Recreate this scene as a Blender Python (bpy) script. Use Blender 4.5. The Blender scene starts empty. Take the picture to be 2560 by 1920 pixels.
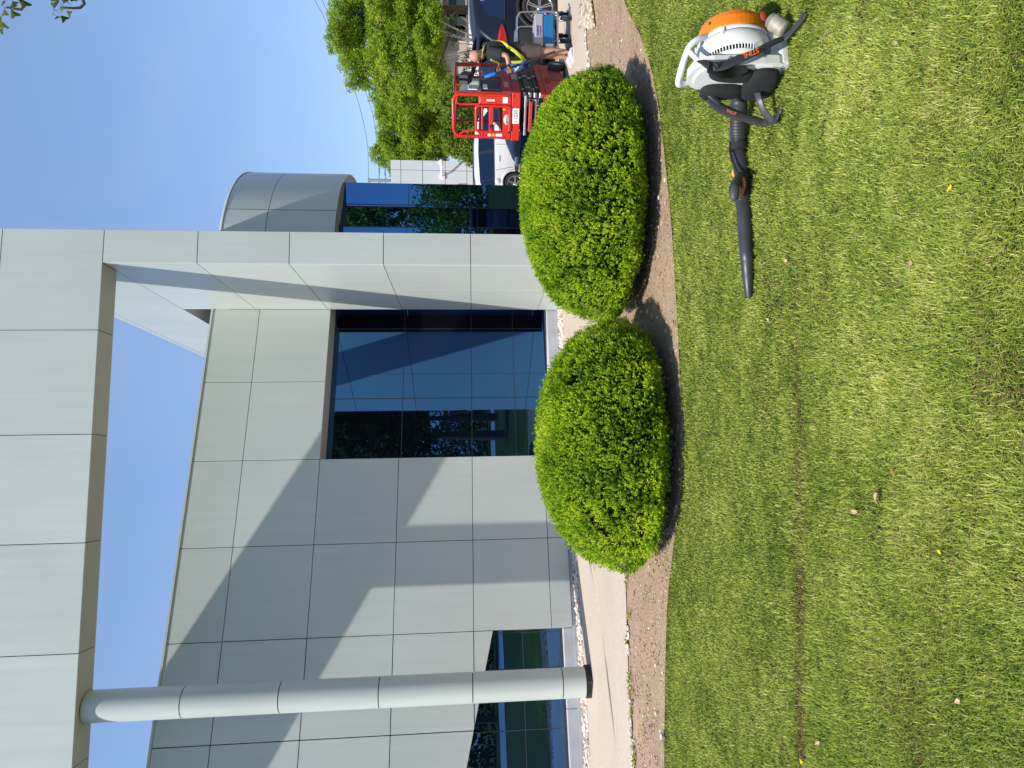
import bpy, bmesh, math, random
import numpy as np
from mathutils import Vector, Matrix

S = bpy.context.scene
COL = S.collection
rad = math.radians
random.seed(7)
RNG = np.random.default_rng(11)

# ------------------------------------------------------------------ camera
FPX, ROLL, PT, VH, H = 1769.0, 0.0087, 170.0, 1179.6, 1.65   # the phone was held upright, the file is turned on its side
V0 = VH + PT
PITCH = math.atan(PT / FPX)
_f = Vector((0, math.cos(PITCH), -math.sin(PITCH)))
_u0 = Vector((0, math.sin(PITCH), math.cos(PITCH)))
_r0 = Vector((1, 0, 0))
_r = _r0 * math.cos(ROLL) - _u0 * math.sin(ROLL)
_u = _u0 * math.cos(ROLL) + _r0 * math.sin(ROLL)
CAMP = Vector((0, 0, H))
cam_d = bpy.data.cameras.new("camera")
cam = bpy.data.objects.new("camera", cam_d)
COL.objects.link(cam)
M = Matrix((-_u, _r, -_f)).transposed().to_4x4()
M.translation = CAMP
cam.matrix_world = M
cam_d.sensor_width = 36.0
cam_d.lens = FPX / 2560 * 36.0
cam_d.shift_x = -(V0 - 1280) / 2560
cam_d.clip_start = 0.05
cam_d.clip_end = 2000
S.camera = cam

# ------------------------------------------------------------------ light
SUN_ELEV = rad(55)
SUN_FROM = Vector((-0.684 * math.cos(SUN_ELEV), -0.728 * math.cos(SUN_ELEV), math.sin(SUN_ELEV))).normalized()
w = bpy.data.worlds.new("World"); S.world = w; w.use_nodes = True
nt = w.node_tree
sky = nt.nodes.new("ShaderNodeTexSky"); sky.sky_type = 'NISHITA'; sky.sun_disc = False
sky.sun_elevation = SUN_ELEV
sky.sun_rotation = math.atan2(SUN_FROM.x, SUN_FROM.y)
sky.air_density = 1.0; sky.dust_density = 0.6; sky.ozone_density = 2.2
bg = nt.nodes["Background"]; bg.inputs[1].default_value = 0.122
gm = nt.nodes.new("ShaderNodeGamma"); gm.inputs[1].default_value = 0.57          # softer range: a bright hazy blue sky
tv = nt.nodes.new("ShaderNodeVectorMath"); tv.operation = 'MULTIPLY'; tv.inputs[1].default_value = (1.58, 1.96, 2.54)
nt.links.new(sky.outputs[0], gm.inputs[0]); nt.links.new(gm.outputs[0], tv.inputs[0])
wtc = nt.nodes.new("ShaderNodeTexCoord"); wno = nt.nodes.new("ShaderNodeTexNoise"); wno.inputs["Scale"].default_value = 3.0; wno.inputs["Detail"].default_value = 6; wno.inputs["Distortion"].default_value = 1.2
nt.links.new(wtc.outputs["Generated"], wno.inputs["Vector"])
wmr = nt.nodes.new("ShaderNodeMapRange"); wmr.inputs[1].default_value = .42; wmr.inputs[2].default_value = .85; wmr.inputs[3].default_value = 0; wmr.inputs[4].default_value = .16     # thin high haze
nt.links.new(wno.outputs["Fac"], wmr.inputs[0])
wmx = nt.nodes.new("ShaderNodeMix"); wmx.data_type = 'RGBA'; wmx.inputs[7].default_value = (3.7, 4.5, 6.2, 1)
nt.links.new(wmr.outputs[0], wmx.inputs[0]); nt.links.new(tv.outputs[0], wmx.inputs[6]); nt.links.new(wmx.outputs[2], bg.inputs[0])
sl = bpy.data.lights.new("sun", 'SUN'); sl.energy = 5.0; sl.angle = rad(0.53); sl.color = (1.0, 0.95, 0.87)
so = bpy.data.objects.new("sun", sl); COL.objects.link(so)
so.rotation_euler = (-SUN_FROM).to_track_quat('-Z', 'Y').to_euler()
S.view_settings.view_transform = 'Standard'; S.view_settings.look = 'None'
S.view_settings.exposure = 0.25; S.view_settings.gamma = 1.0
S.cycles.max_bounces = 8; S.cycles.transparent_max_bounces = 8

# ------------------------------------------------------------------ where photo directions meet the place
def ray(x, y):
    return _r * ((1920 - y - 960) / FPX) - _u * ((x - V0) / FPX) + _f
def at_z(x, y, z=0.0):
    d = ray(x, y); return CAMP + d * ((z - H) / d.z)
def at_y(x, y, Y):
    d = ray(x, y); return CAMP + d * (Y / d.y)
def at_plane(x, y, p0, n):
    d = ray(x, y); return CAMP + d * ((p0 - CAMP).dot(n) / d.dot(n))
def sst(a, b, x):
    t = min(1, max(0, (x - a) / (b - a))); return t * t * (3 - 2 * t)
def g(x, y):                       # height of the ground
    return -0.08 * sst(7.5, 10, y) - 0.07 * sst(2.5, 4.5, x) * sst(8, 10.5, y)
def gp(x, y):
    z = 0.0
    for _ in range(6):
        p = at_z(x, y, z); z = g(p.x, p.y)
    return Vector((p.x, p.y, z))

# ------------------------------------------------------------------ mesh builder
MW = {}
class MB:
    def __init__(s): s.v = []; s.f = []; s.s = []; s.t = []; s.tint = 0.5
    def add(s, vs, fs, smooth=False):
        o = len(s.v); s.v += [tuple(q) for q in vs]; s.t += [s.tint] * len(vs)
        s.f += [tuple(i + o for i in q) for q in fs]; s.s += [smooth] * len(fs)
    def hexa(s, o, a, b, c):
        o, a, b, c = Vector(o), Vector(a), Vector(b), Vector(c)
        if a.cross(b).dot(c) < 0: a, b = b, a
        s.add([o, o + a, o + a + b, o + b, o + c, o + a + c, o + a + b + c, o + b + c],
              [(3, 2, 1, 0), (4, 5, 6, 7), (0, 1, 5, 4), (1, 2, 6, 5), (2, 3, 7, 6), (3, 0, 4, 7)])
    def box(s, c, d, R=None):
        R = R or Matrix.Identity(3)
        c = Vector(c); a, b, e = R @ Vector((d[0], 0, 0)), R @ Vector((0, d[1], 0)), R @ Vector((0, 0, d[2]))
        s.hexa(c - (a + b + e) / 2, a, b, e)
    def prism(s, poly, o, ex, ey, ez, smooth=False):   # polygon in (ex,ey), thickness vector ez
        o, ex, ey, ez = Vector(o), Vector(ex), Vector(ey), Vector(ez)
        n = len(poly)
        ar = sum(poly[i][0] * poly[(i + 1) % n][1] - poly[(i + 1) % n][0] * poly[i][1] for i in range(n))
        if (ar > 0) != (ex.cross(ey).dot(ez) > 0): poly = poly[::-1]
        a = [o + ex * p[0] + ey * p[1] for p in poly]
        s.add(a, [tuple(range(n))[::-1]]); s.add([q + ez for q in a], [tuple(range(n))])
        s.add(a + [q + ez for q in a], [(i, (i + 1) % n, n + (i + 1) % n, n + i) for i in range(n)], smooth)
    def tube(s, pts, r, seg=8, flat=None, caps=True, smooth=True, up=None):
        pts = [Vector(p) for p in pts]; n = len(pts)
        rs = r if isinstance(r, (list, tuple)) else [r] * n
        T = []
        for i in range(n):
            d = pts[min(i + 1, n - 1)] - pts[max(i - 1, 0)]
            T.append(d.normalized() if d.length > 1e-9 else Vector((0, 0, 1)))
        a = Vector(up) if up else (Vector((0, 0, 1)) if abs(T[0].z) < .9 else Vector((1, 0, 0)))
        vs = []
        for i in range(n):
            a = a - T[i] * a.dot(T[i]); a.normalize(); b = T[i].cross(a)
            ra = rs[i]; rb = ra * flat if flat else ra
            for k in range(seg):
                t = 2 * math.pi * k / seg
                vs.append(pts[i] + b * (ra * math.cos(t)) + a * (rb * math.sin(t)))
        fs = [(i * seg + k, i * seg + (k + 1) % seg, (i + 1) * seg + (k + 1) % seg, (i + 1) * seg + k) for i in range(n - 1) for k in range(seg)]
        s.add(vs, fs, smooth)
        if caps:
            s.add(vs[:seg], [tuple(range(seg))[::-1]]); s.add(vs[-seg:], [tuple(range(seg))])
    def lathe(s, prof, M, seg=24, a0=0, a1=2 * math.pi, smooth=True):
        full = abs(a1 - a0 - 2 * math.pi) < 1e-6
        m = seg if full else seg + 1
        vs = [M @ Vector((r * math.cos(a0 + (a1 - a0) * k / seg), r * math.sin(a0 + (a1 - a0) * k / seg), z)) for r, z in prof for k in range(m)]
        fs = []
        for i in range(len(prof) - 1):
            for k in range(seg):
                k2 = (k + 1) % m
                fs.append((i * m + k, i * m + k2, (i + 1) * m + k2, (i + 1) * m + k))
        s.add(vs, fs, smooth)
    def ell(s, c, r, R=None, seg=16, rings=10):
        R = R or Matrix.Identity(3); c = Vector(c)
        vs = []
        for i in range(rings + 1):
            p = math.pi * i / rings
            for k in range(seg):
                t = 2 * math.pi * k / seg
                vs.append(c + R @ Vector((r[0] * math.sin(p) * math.cos(t), r[1] * math.sin(p) * math.sin(t), -r[2] * math.cos(p))))
        s.add(vs, [(i * seg + k, i * seg + (k + 1) % seg, (i + 1) * seg + (k + 1) % seg, (i + 1) * seg + k) for i in range(rings) for k in range(seg)], True)
    def grid(s, P, smooth=True, flip=False):
        n, m = len(P), len(P[0])
        fs = [(i * m + k, i * m + k + 1, (i + 1) * m + k + 1, (i + 1) * m + k) for i in range(n - 1) for k in range(m - 1)]
        if flip: fs = [q[::-1] for q in fs]
        s.add([q for row in P for q in row], fs, smooth)
    def build(s, name, mat, parent=None, world=False, bevel=0.0, mods=None):
        me = bpy.data.meshes.new(name)
        vs = s.v
        if world and parent is not None:
            I = MW[parent.name].inverted(); vs = [tuple(I @ Vector(q)) for q in vs]
        me.from_pydata(vs, [], s.f)
        me.polygons.foreach_set("use_smooth", s.s)
        a = me.attributes.new("tint", 'FLOAT', 'POINT'); a.data.foreach_set("value", s.t)
        me.materials.append(mat); me.update()
        o = bpy.data.objects.new(name, me); COL.objects.link(o)
        if parent is not None: o.parent = parent
        if bevel:
            b = o.modifiers.new("bevel", 'BEVEL'); b.width = bevel; b.segments = 2; b.limit_method = 'ANGLE'; b.angle_limit = rad(40)
        return o

def pieces(mb, name, mat, parent=None, world=False, bevel=0.0):
    """build every loose piece of the mesh as an object of its own"""
    par = list(range(len(mb.v)))
    def find(i):
        while par[i] != i: par[i] = par[par[i]]; i = par[i]
        return i
    for f in mb.f:
        r0 = find(f[0])
        for i in f[1:]: par[find(i)] = r0
    # weld coincident corners so that one box stays one piece
    seen = {}
    for i, v in enumerate(mb.v):
        k = tuple(round(c, 5) for c in v)
        if k in seen: par[find(i)] = find(seen[k])
        else: seen[k] = i
    groups = {}
    for fi, f in enumerate(mb.f): groups.setdefault(find(f[0]), []).append(fi)
    out = []
    for fl in groups.values():
        m = MB(); ids = {}
        for fi in fl:
            for i in mb.f[fi]:
                if i not in ids: ids[i] = len(m.v); m.v.append(mb.v[i]); m.t.append(mb.t[i])
            m.f.append(tuple(ids[i] for i in mb.f[fi])); m.s.append(mb.s[fi])
        out.append(m.build(name, mat, parent, world, bevel))
    return out

def fast_mesh(name, V, F, mat, tint=None, smooth=False, parent=None):
    """V (n,3) array, F (m,k) array of equal-sided faces"""
    me = bpy.data.meshes.new(name)
    n, m, k = len(V), len(F), F.shape[1]
    me.vertices.add(n); me.vertices.foreach_set("co", np.ascontiguousarray(V, dtype=np.float32).ravel())
    me.loops.add(m * k); me.loops.foreach_set("vertex_index", np.ascontiguousarray(F, dtype=np.int32).ravel())
    me.polygons.add(m); me.polygons.foreach_set("loop_start", np.arange(0, m * k, k, dtype=np.int32))
    me.polygons.foreach_set("use_smooth", np.full(m, smooth))
    if tint is not None:
        a = me.attributes.new("tint", 'FLOAT', 'POINT'); a.data.foreach_set("value", np.asarray(tint, dtype=np.float32))
    me.materials.append(mat); me.update(calc_edges=True); me.validate()
    o = bpy.data.objects.new(name, me); COL.objects.link(o)
    if parent is not None: o.parent = parent
    return o

def tag(o, label=None, cat=None, group=None, kind=None):
    if label: o["label"] = label
    if cat: o["category"] = cat
    if group: o["group"] = group
    if kind: o["kind"] = kind
    return o
def thing(name, loc, rz=0.0, label=None, cat=None, group=None):
    o = bpy.data.objects.new(name, None); o.empty_display_size = 0.2; COL.objects.link(o)
    o.location = loc; o.rotation_euler = (0, 0, rz)
    MW[o.name] = Matrix.Translation(Vector(loc)) @ Matrix.Rotation(rz, 4, 'Z')
    return tag(o, label, cat, group)
def copy_tree(o, parent=None):
    c = o.copy(); COL.objects.link(c); c.parent = parent
    for ch in list(o.children): copy_tree(ch, c)
    return c
def lettering(txt, size, mat, o, ex, ey, parent=None, world=False, name="lettering", thick=0.002, shear=0.0):
    cu = bpy.data.curves.new("t", 'FONT'); cu.body = txt; cu.size = size; cu.align_x = 'CENTER'; cu.align_y = 'CENTER'
    cu.extrude = thick; cu.shear = shear; cu.offset = size * 0.012
    ob = bpy.data.objects.new("t", cu); COL.objects.link(ob)
    dg = bpy.context.evaluated_depsgraph_get()
    me = bpy.data.meshes.new_from_object(ob.evaluated_get(dg))
    bpy.data.objects.remove(ob)
    ex, ey = Vector(ex).normalized(), Vector(ey).normalized(); ez = ex.cross(ey)
    T = Matrix((ex, ey, ez)).transposed().to_4x4(); T.translation = Vector(o)
    if world and parent is not None: T = MW[parent.name].inverted() @ T
    me.transform(T); me.materials.clear(); me.materials.append(mat); me.name = name
    ob = bpy.data.objects.new(name, me); COL.objects.link(ob)
    if parent is not None: ob.parent = parent
    return ob
def catmull(pts, n=8):
    pts = [Vector(p) for p in pts]; out = []
    for i in range(len(pts) - 1):
        p0, p1, p2, p3 = pts[max(i - 1, 0)], pts[i], pts[i + 1], pts[min(i + 2, len(pts) - 1)]
        for k in range(n):
            t = k / n
            out.append(0.5 * (2 * p1 + (p2 - p0) * t + (2 * p0 - 5 * p1 + 4 * p2 - p3) * t * t + (3 * p1 - p0 - 3 * p2 + p3) * t ** 3))
    out.append(pts[-1]); return out
def vnoise(x, y, seed=0, scale=1.0):
    x = np.asarray(x) * scale; y = np.asarray(y) * scale
    r = np.random.default_rng(seed).random((64, 64))
    xi = np.floor(x).astype(int); yi = np.floor(y).astype(int); fx = x - xi; fy = y - yi
    fx = fx * fx * (3 - 2 * fx); fy = fy * fy * (3 - 2 * fy)
    h = lambda a, b: r[a % 64, b % 64]
    return (h(xi, yi) * (1 - fx) + h(xi + 1, yi) * fx) * (1 - fy) + (h(xi, yi + 1) * (1 - fx) + h(xi + 1, yi + 1) * fx) * fy

# ------------------------------------------------------------------ materials
def new_mat(name):
    m = bpy.data.materials.new(name); m.use_nodes = True
    return m, m.node_tree, m.node_tree.nodes["Principled BSDF"]
def mat(name, col, rough=0.5, metal=0.0, noise=0.08, nscale=40.0, bump=0.0, spec=0.5, coat=0.0, tint=0.0, bscale=None, streak=0.0):
    m, t, b = new_mat(name); N, L = t.nodes, t.links
    b.inputs["Roughness"].default_value = rough; b.inputs["Metallic"].default_value = metal
    b.inputs["Specular IOR Level"].default_value = spec
    if coat: b.inputs["Coat Weight"].default_value = coat; b.inputs["Coat Roughness"].default_value = 0.05
    tc = N.new("ShaderNodeTexCoord"); no = N.new("ShaderNodeTexNoise"); no.inputs["Scale"].default_value = nscale; no.inputs["Detail"].default_value = 5
    L.new(tc.outputs["Object"], no.inputs["Vector"])
    r = N.new("ShaderNodeValToRGB")
    r.color_ramp.elements[0].position = 0.3; r.color_ramp.elements[1].position = 0.7
    r.color_ramp.elements[0].color = tuple(c * (1 - noise) for c in col) + (1,)
    r.color_ramp.elements[1].color = tuple(min(1, c * (1 + noise)) for c in col) + (1,)
    L.new(no.outputs["Fac"], r.inputs[0]); out = r.outputs[0]
    if tint:
        at = N.new("ShaderNodeAttribute"); at.attribute_name = "tint"
        mr = N.new("ShaderNodeMapRange"); mr.inputs[3].default_value = 1 - tint; mr.inputs[4].default_value = 1 + tint
        L.new(at.outputs["Fac"], mr.inputs[0])
        mx = N.new("ShaderNodeVectorMath"); mx.operation = 'SCALE'
        L.new(out, mx.inputs[0]); L.new(mr.outputs[0], mx.inputs["Scale"]); out = mx.outputs[0]
    if streak:                             # rain streaks running down, and slightly warped sheet metal
        mp = N.new("ShaderNodeMapping"); mp.inputs["Scale"].default_value = (9, 9, .35); L.new(tc.outputs["Object"], mp.inputs[0])
        n3 = N.new("ShaderNodeTexNoise"); n3.inputs["Scale"].default_value = 1.6; n3.inputs["Detail"].default_value = 6; L.new(mp.outputs[0], n3.inputs["Vector"])
        n4 = N.new("ShaderNodeTexNoise"); n4.inputs["Scale"].default_value = .55; n4.inputs["Detail"].default_value = 4; L.new(tc.outputs["Object"], n4.inputs["Vector"])
        ad = N.new("ShaderNodeMath"); ad.operation = 'ADD'; L.new(n3.outputs["Fac"], ad.inputs[0]); L.new(n4.outputs["Fac"], ad.inputs[1])
        m3 = N.new("ShaderNodeMapRange"); m3.inputs[1].default_value = .65; m3.inputs[2].default_value = 1.35; m3.inputs[3].default_value = 1 - streak; m3.inputs[4].default_value = 1 + streak; L.new(ad.outputs[0], m3.inputs[0])
        v3 = N.new("ShaderNodeVectorMath"); v3.operation = 'SCALE'; L.new(out, v3.inputs[0]); L.new(m3.outputs[0], v3.inputs["Scale"]); out = v3.outputs[0]
        m4 = N.new("ShaderNodeMapRange"); m4.inputs[3].default_value = rough - .06; m4.inputs[4].default_value = rough + .14; L.new(n3.outputs["Fac"], m4.inputs[0]); L.new(m4.outputs[0], b.inputs["Roughness"])
        b4 = N.new("ShaderNodeBump"); b4.inputs["Strength"].default_value = .06; b4.inputs["Distance"].default_value = .03; n5 = N.new("ShaderNodeTexNoise"); n5.inputs["Scale"].default_value = 1.1; n5.inputs["Detail"].default_value = 1
        L.new(tc.outputs["Object"], n5.inputs["Vector"]); L.new(n5.outputs["Fac"], b4.inputs["Height"]); L.new(b4.outputs[0], b.inputs["Normal"])
    L.new(out, b.inputs["Base Color"])
    if bump:
        n2 = N.new("ShaderNodeTexNoise"); n2.inputs["Scale"].default_value = bscale or nscale * 3; n2.inputs["Detail"].default_value = 4
        L.new(tc.outputs["Object"], n2.inputs["Vector"])
        bp = N.new("ShaderNodeBump"); bp.inputs["Strength"].default_value = bump; bp.inputs["Distance"].default_value = 0.01
        L.new(n2.outputs["Fac"], bp.inputs["Height"]); L.new(bp.outputs[0], b.inputs["Normal"])
    return m
def leaf_mat(name, stops, rough=0.5, trans=0.35, spec=0.3):
    """leaves: colour by each leaf's own 'tint', a little light passing through"""
    m, t, b = new_mat(name); N, L = t.nodes, t.links
    at = N.new("ShaderNodeAttribute"); at.attribute_name = "tint"
    r = N.new("ShaderNodeValToRGB"); e = r.color_ramp.elements
    while len(e) < len(stops): e.new(0.5)
    for i, (p, c) in enumerate(stops): e[i].position = p; e[i].color = tuple(c) + (1,)
    L.new(at.outputs["Fac"], r.inputs[0]); L.new(r.outputs[0], b.inputs["Base Color"])
    b.inputs["Roughness"].default_value = rough; b.inputs["Specular IOR Level"].default_value = spec
    tr = N.new("ShaderNodeBsdfTranslucent"); L.new(r.outputs[0], tr.inputs[0])
    mx = N.new("ShaderNodeMixShader"); mx.inputs[0].default_value = trans
    L.new(b.outputs[0], mx.inputs[1]); L.new(tr.outputs[0], mx.inputs[2])
    L.new(mx.outputs[0], N["Material Output"].inputs[0])
    return m
def glass_mat(name, tint, edge=(0.6, 0.7, 0.8), wav=0.0):
    """dark tinted mirror glazing"""
    m, t, b = new_mat(name); N, L = t.nodes, t.links
    N.remove(b)
    gl = N.new("ShaderNodeBsdfGlossy"); gl.inputs["Roughness"].default_value = 0.0
    lw = N.new("ShaderNodeLayerWeight"); lw.inputs[0].default_value = 0.25
    mx = N.new("ShaderNodeMix"); mx.data_type = 'RGBA'
    mx.inputs[6].default_value = tuple(tint) + (1,); mx.inputs[7].default_value = tuple(edge) + (1,)
    L.new(lw.outputs["Fresnel"], mx.inputs[0]); L.new(mx.outputs[2], gl.inputs[0])
    df = N.new("ShaderNodeBsdfDiffuse"); df.inputs[0].default_value = (0.004, 0.006, 0.009, 1)
    ad = N.new("ShaderNodeAddShader"); L.new(gl.outputs[0], ad.inputs[0]); L.new(df.outputs[0], ad.inputs[1])
    if wav:
        tc = N.new("ShaderNodeTexCoord"); no = N.new("ShaderNodeTexNoise"); no.inputs["Scale"].default_value = 0.9; no.inputs["Detail"].default_value = 1
        L.new(tc.outputs["Object"], no.inputs[0]); bp = N.new("ShaderNodeBump"); bp.inputs["Strength"].default_value = wav; bp.inputs["Distance"].default_value = 0.02
        L.new(no.outputs["Fac"], bp.inputs["Height"]); L.new(bp.outputs[0], gl.inputs["Normal"])
    L.new(ad.outputs[0], N["Material Output"].inputs[0])
    return m

PANEL = mat("painted_aluminium_panel", (0.49, 0.53, 0.495), 0.32, 0.0, 0.02, 0.8, 0.0, 0.5, tint=0.035, streak=0.05)
JOINT = mat("dark_joint", (0.03, 0.033, 0.033), 0.8, noise=0.1)
SOFFIT = mat("soffit_panel", (0.42, 0.42, 0.37), 0.5, 0, 0.04, 2.0, tint=0.06)
GLASS = glass_mat("tinted_glazing", (0.035, 0.12, 0.30), wav=0.06)
MULL = mat("bronze_mullion", (0.05, 0.055, 0.06), 0.4, 0.3)
CONC = mat("foundation_concrete", (0.46, 0.47, 0.50), 0.85, 0, 0.12, 3.0, 0.3, bscale=60)
BLACKM = mat("black_steel", (0.02, 0.02, 0.022), 0.45)

# ------------------------------------------------------------------ ground, pavement, bed
def ground_mat():
    m, t, b = new_mat("lawn_soil"); N, L = t.nodes, t.links
    tc = N.new("ShaderNodeTexCoord")
    n1 = N.new("ShaderNodeTexNoise"); n1.inputs["Scale"].default_value = 45; n1.inputs["Detail"].default_value = 8; n1.inputs["Roughness"].default_value = 0.7
    n2 = N.new("ShaderNodeTexNoise"); n2.inputs["Scale"].default_value = 0.5; n2.inputs["Detail"].default_value = 3
    L.new(tc.outputs["Object"], n1.inputs[0]); L.new(tc.outputs["Object"], n2.inputs[0])
    r = N.new("ShaderNodeValToRGB"); e = r.color_ramp.elements
    e[0].position = 0.3; e[0].color = (0.022, 0.030, 0.009, 1); e[1].position = 0.68; e[1].color = (0.095, 0.135, 0.030, 1)
    L.new(n1.outputs["Fac"], r.inputs[0])
    mx = N.new("ShaderNodeMix"); mx.data_type = 'RGBA'; mx.blend_type = 'MULTIPLY'; mx.inputs[0].default_value = 0.5
    r2 = N.new("ShaderNodeValToRGB"); r2.color_ramp.elements[0].color = (0.6, 0.62, 0.5, 1); r2.color_ramp.elements[1].color = (1, 1, 0.9, 1)
    L.new(n2.outputs["Fac"], r2.inputs[0]); L.new(r.outputs[0], mx.inputs[6]); L.new(r2.outputs[0], mx.inputs[7])
    L.new(mx.outputs[2], b.inputs["Base Color"]); b.inputs["Roughness"].default_value = 0.95; b.inputs["Specular IOR Level"].default_value = 0.1
    bp = N.new("ShaderNodeBump"); bp.inputs["Strength"].default_value = 0.8; bp.inputs["Distance"].default_value = 0.03
    L.new(n1.outputs["Fac"], bp.inputs["Height"]); L.new(bp.outputs[0], b.inputs["Normal"])
    return m
def speckle_mat(name, base, dark, light, s1, s2, bump, big=0.35, rough=0.9):
    m, t, b = new_mat(name); N, L = t.nodes, t.links
    tc = N.new("ShaderNodeTexCoord")
    n1 = N.new("ShaderNodeTexNoise"); n1.inputs["Scale"].default_value = s1; n1.inputs["Detail"].default_value = 6; n1.inputs["Roughness"].default_value = 0.65
    n2 = N.new("ShaderNodeTexVoronoi"); n2.inputs["Scale"].default_value = s2
    n3 = N.new("ShaderNodeTexNoise"); n3.inputs["Scale"].default_value = big; n3.inputs["Detail"].default_value = 5
    for q in (n1, n2, n3): L.new(tc.outputs["Object"], q.inputs["Vector"])
    r = N.new("ShaderNodeValToRGB"); e = r.color_ramp.elements; e.new(0.5)
    e[0].position = 0.32; e[0].color = tuple(dark) + (1,); e[1].position = 0.5; e[1].color = tuple(base) + (1,); e[2].position = 0.7; e[2].color = tuple(light) + (1,)
    L.new(n1.outputs["Fac"], r.inputs[0])
    hs = N.new("ShaderNodeMapRange"); hs.inputs[3].default_value = 0.82; hs.inputs[4].default_value = 1.12
    L.new(n2.outputs["Color"], hs.inputs[0])
    h3 = N.new("ShaderNodeMapRange"); h3.inputs[1].default_value = 0.3; h3.inputs[2].default_value = 0.7; h3.inputs[3].default_value = 0.86; h3.inputs[4].default_value = 1.08
    L.new(n3.outputs["Fac"], h3.inputs[0])
    mu = N.new("ShaderNodeMath"); mu.operation = 'MULTIPLY'; L.new(hs.outputs[0], mu.inputs[0]); L.new(h3.outputs[0], mu.inputs[1])
    sc = N.new("ShaderNodeVectorMath"); sc.operation = 'SCALE'; L.new(r.outputs[0], sc.inputs[0]); L.new(mu.outputs[0], sc.inputs["Scale"])
    L.new(sc.outputs[0], b.inputs["Base Color"]); b.inputs["Roughness"].default_value = rough; b.inputs["Specular IOR Level"].default_value = 0.2
    bp = N.new("ShaderNodeBump"); bp.inputs["Strength"].default_value = bump; bp.inputs["Distance"].default_value = 0.012
    L.new(n1.outputs["Fac"], bp.inputs["Height"]); L.new(bp.outputs[0], b.inputs["Normal"])
    return m
PAVE = speckle_mat("exposed_aggregate_concrete", (0.50, 0.415, 0.335), (0.36, 0.28, 0.22), (0.57, 0.485, 0.405), 70, 90, 0.25)
SOIL = speckle_mat("bare_soil", (0.36, 0.252, 0.168), (0.24, 0.16, 0.105), (0.44, 0.33, 0.235), 38, 55, 0.9, 1.2)
ROAD = speckle_mat("road_concrete", (0.38, 0.37, 0.36), (0.30, 0.29, 0.28), (0.44, 0.43, 0.42), 20, 40, 0.2)
LAWN = ground_mat()

def resample(pts, n):
    pts = [Vector((p[0], p[1], 0)) for p in pts]
    L = [0.0]
    for a, b in zip(pts, pts[1:]): L.append(L[-1] + (b - a).length)
    out = []
    for k in range(n):
        t = L[-1] * k / (n - 1); i = 0
        while i < len(L) - 2 and L[i + 1] < t: i += 1
        f = (t - L[i]) / max(1e-9, L[i + 1] - L[i]); out.append(pts[i].lerp(pts[i + 1], f))
    return out
def sheet(name, A, B, n, rows, off, m, kind="structure", rough=0.0):
    a, b = resample(A, n), resample(B, n); mb = MB(); P = []
    for i in range(n):
        row = []
        for k in range(rows):
            t = k / (rows - 1); p = a[i].lerp(b[i], t)
            dz = rough * (vnoise([p.x], [p.y], 3, 9)[0] + .5 * vnoise([p.x], [p.y], 5, 23)[0] - .75) if rough and 0 < k < rows - 1 else 0
            row.append(Vector((p.x, p.y, g(p.x, p.y) + off + dz)))
        P.append(row)
    mb.grid(P)
    if (P[0][1] - P[0][0]).cross(P[1][0] - P[0][0]).z > 0: mb.f = [q[::-1] for q in mb.f]
    o = mb.build(name, m); 
    if kind: tag(o, kind=kind)
    return o

xs = sorted(set([-220, -120, -60, -35, -22, -16] + [round(-12 + .5 * i, 2) for i in range(57)] + [20, 28, 40, 70, 130, 220]))
ys = sorted(set([-220, -120, -60, -30, -14, -6] + [round(-2 + .5 * i, 2) for i in range(41)] + [24, 32, 45, 70, 120, 260]))
mb = MB(); mb.grid([[Vector((x, y, g(x, y) - .030)) for x in xs] for y in ys]); mb.f = [q for q in mb.f]
tag(mb.build("ground", LAWN), kind="structure")

path_front = [(-9, 5.9), gp(1600, 1990)[:2], gp(1585, 1920)[:2], gp(1578.5, 1813)[:2], gp(1571, 1640)[:2], gp(1565, 1424)[:2], (-.6, 8.15), gp(1515, 800)[:2], (2.4, 9.35), gp(1471, 154)[:2], gp(1463.5, 72)[:2], gp(1451, 0)[:2], (9, 12.3), (16, 15)]
path_front = [Vector((p[0], p[1])) for p in path_front]
lawn_edge = [(-9, 6.6)] + [tuple(gp(x, y)[:2]) for x, y in ((1657, 2040), (1658, 1920), (1660, 1720), (1666, 1504), (1686, 1330), (1701, 1215), (1706, 1080), (1699, 984), (1692, 830), (1684, 694), (1676, 570), (1666, 463), (1643, 266), (1609, 116), (1562, 12))] + [(5.2, 8.2), (9, 10.2), (16, 12.4)]
lawn_edge = [Vector((p[0], p[1])) for p in catmull([(p[0], p[1], 0) for p in lawn_edge], 5)]
back = [(-9, 9.8), (-4, 11.8), (1.2, 13.8), (2.4, 40), (10, 62), (40, 62)]
sheet("pavement", path_front, back, 90, 50, 0.008, PAVE)
sheet("soil_bed", [(p.x, p.y - .02) for p in lawn_edge], [(p.x, p.y + .05) for p in path_front], 160, 26, -0.004, SOIL, rough=0.016)
sheet("road", [(-120, -17), (120, -17)], [(-120, -27), (120, -27)], 30, 3, 0.0, ROAD)

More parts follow.
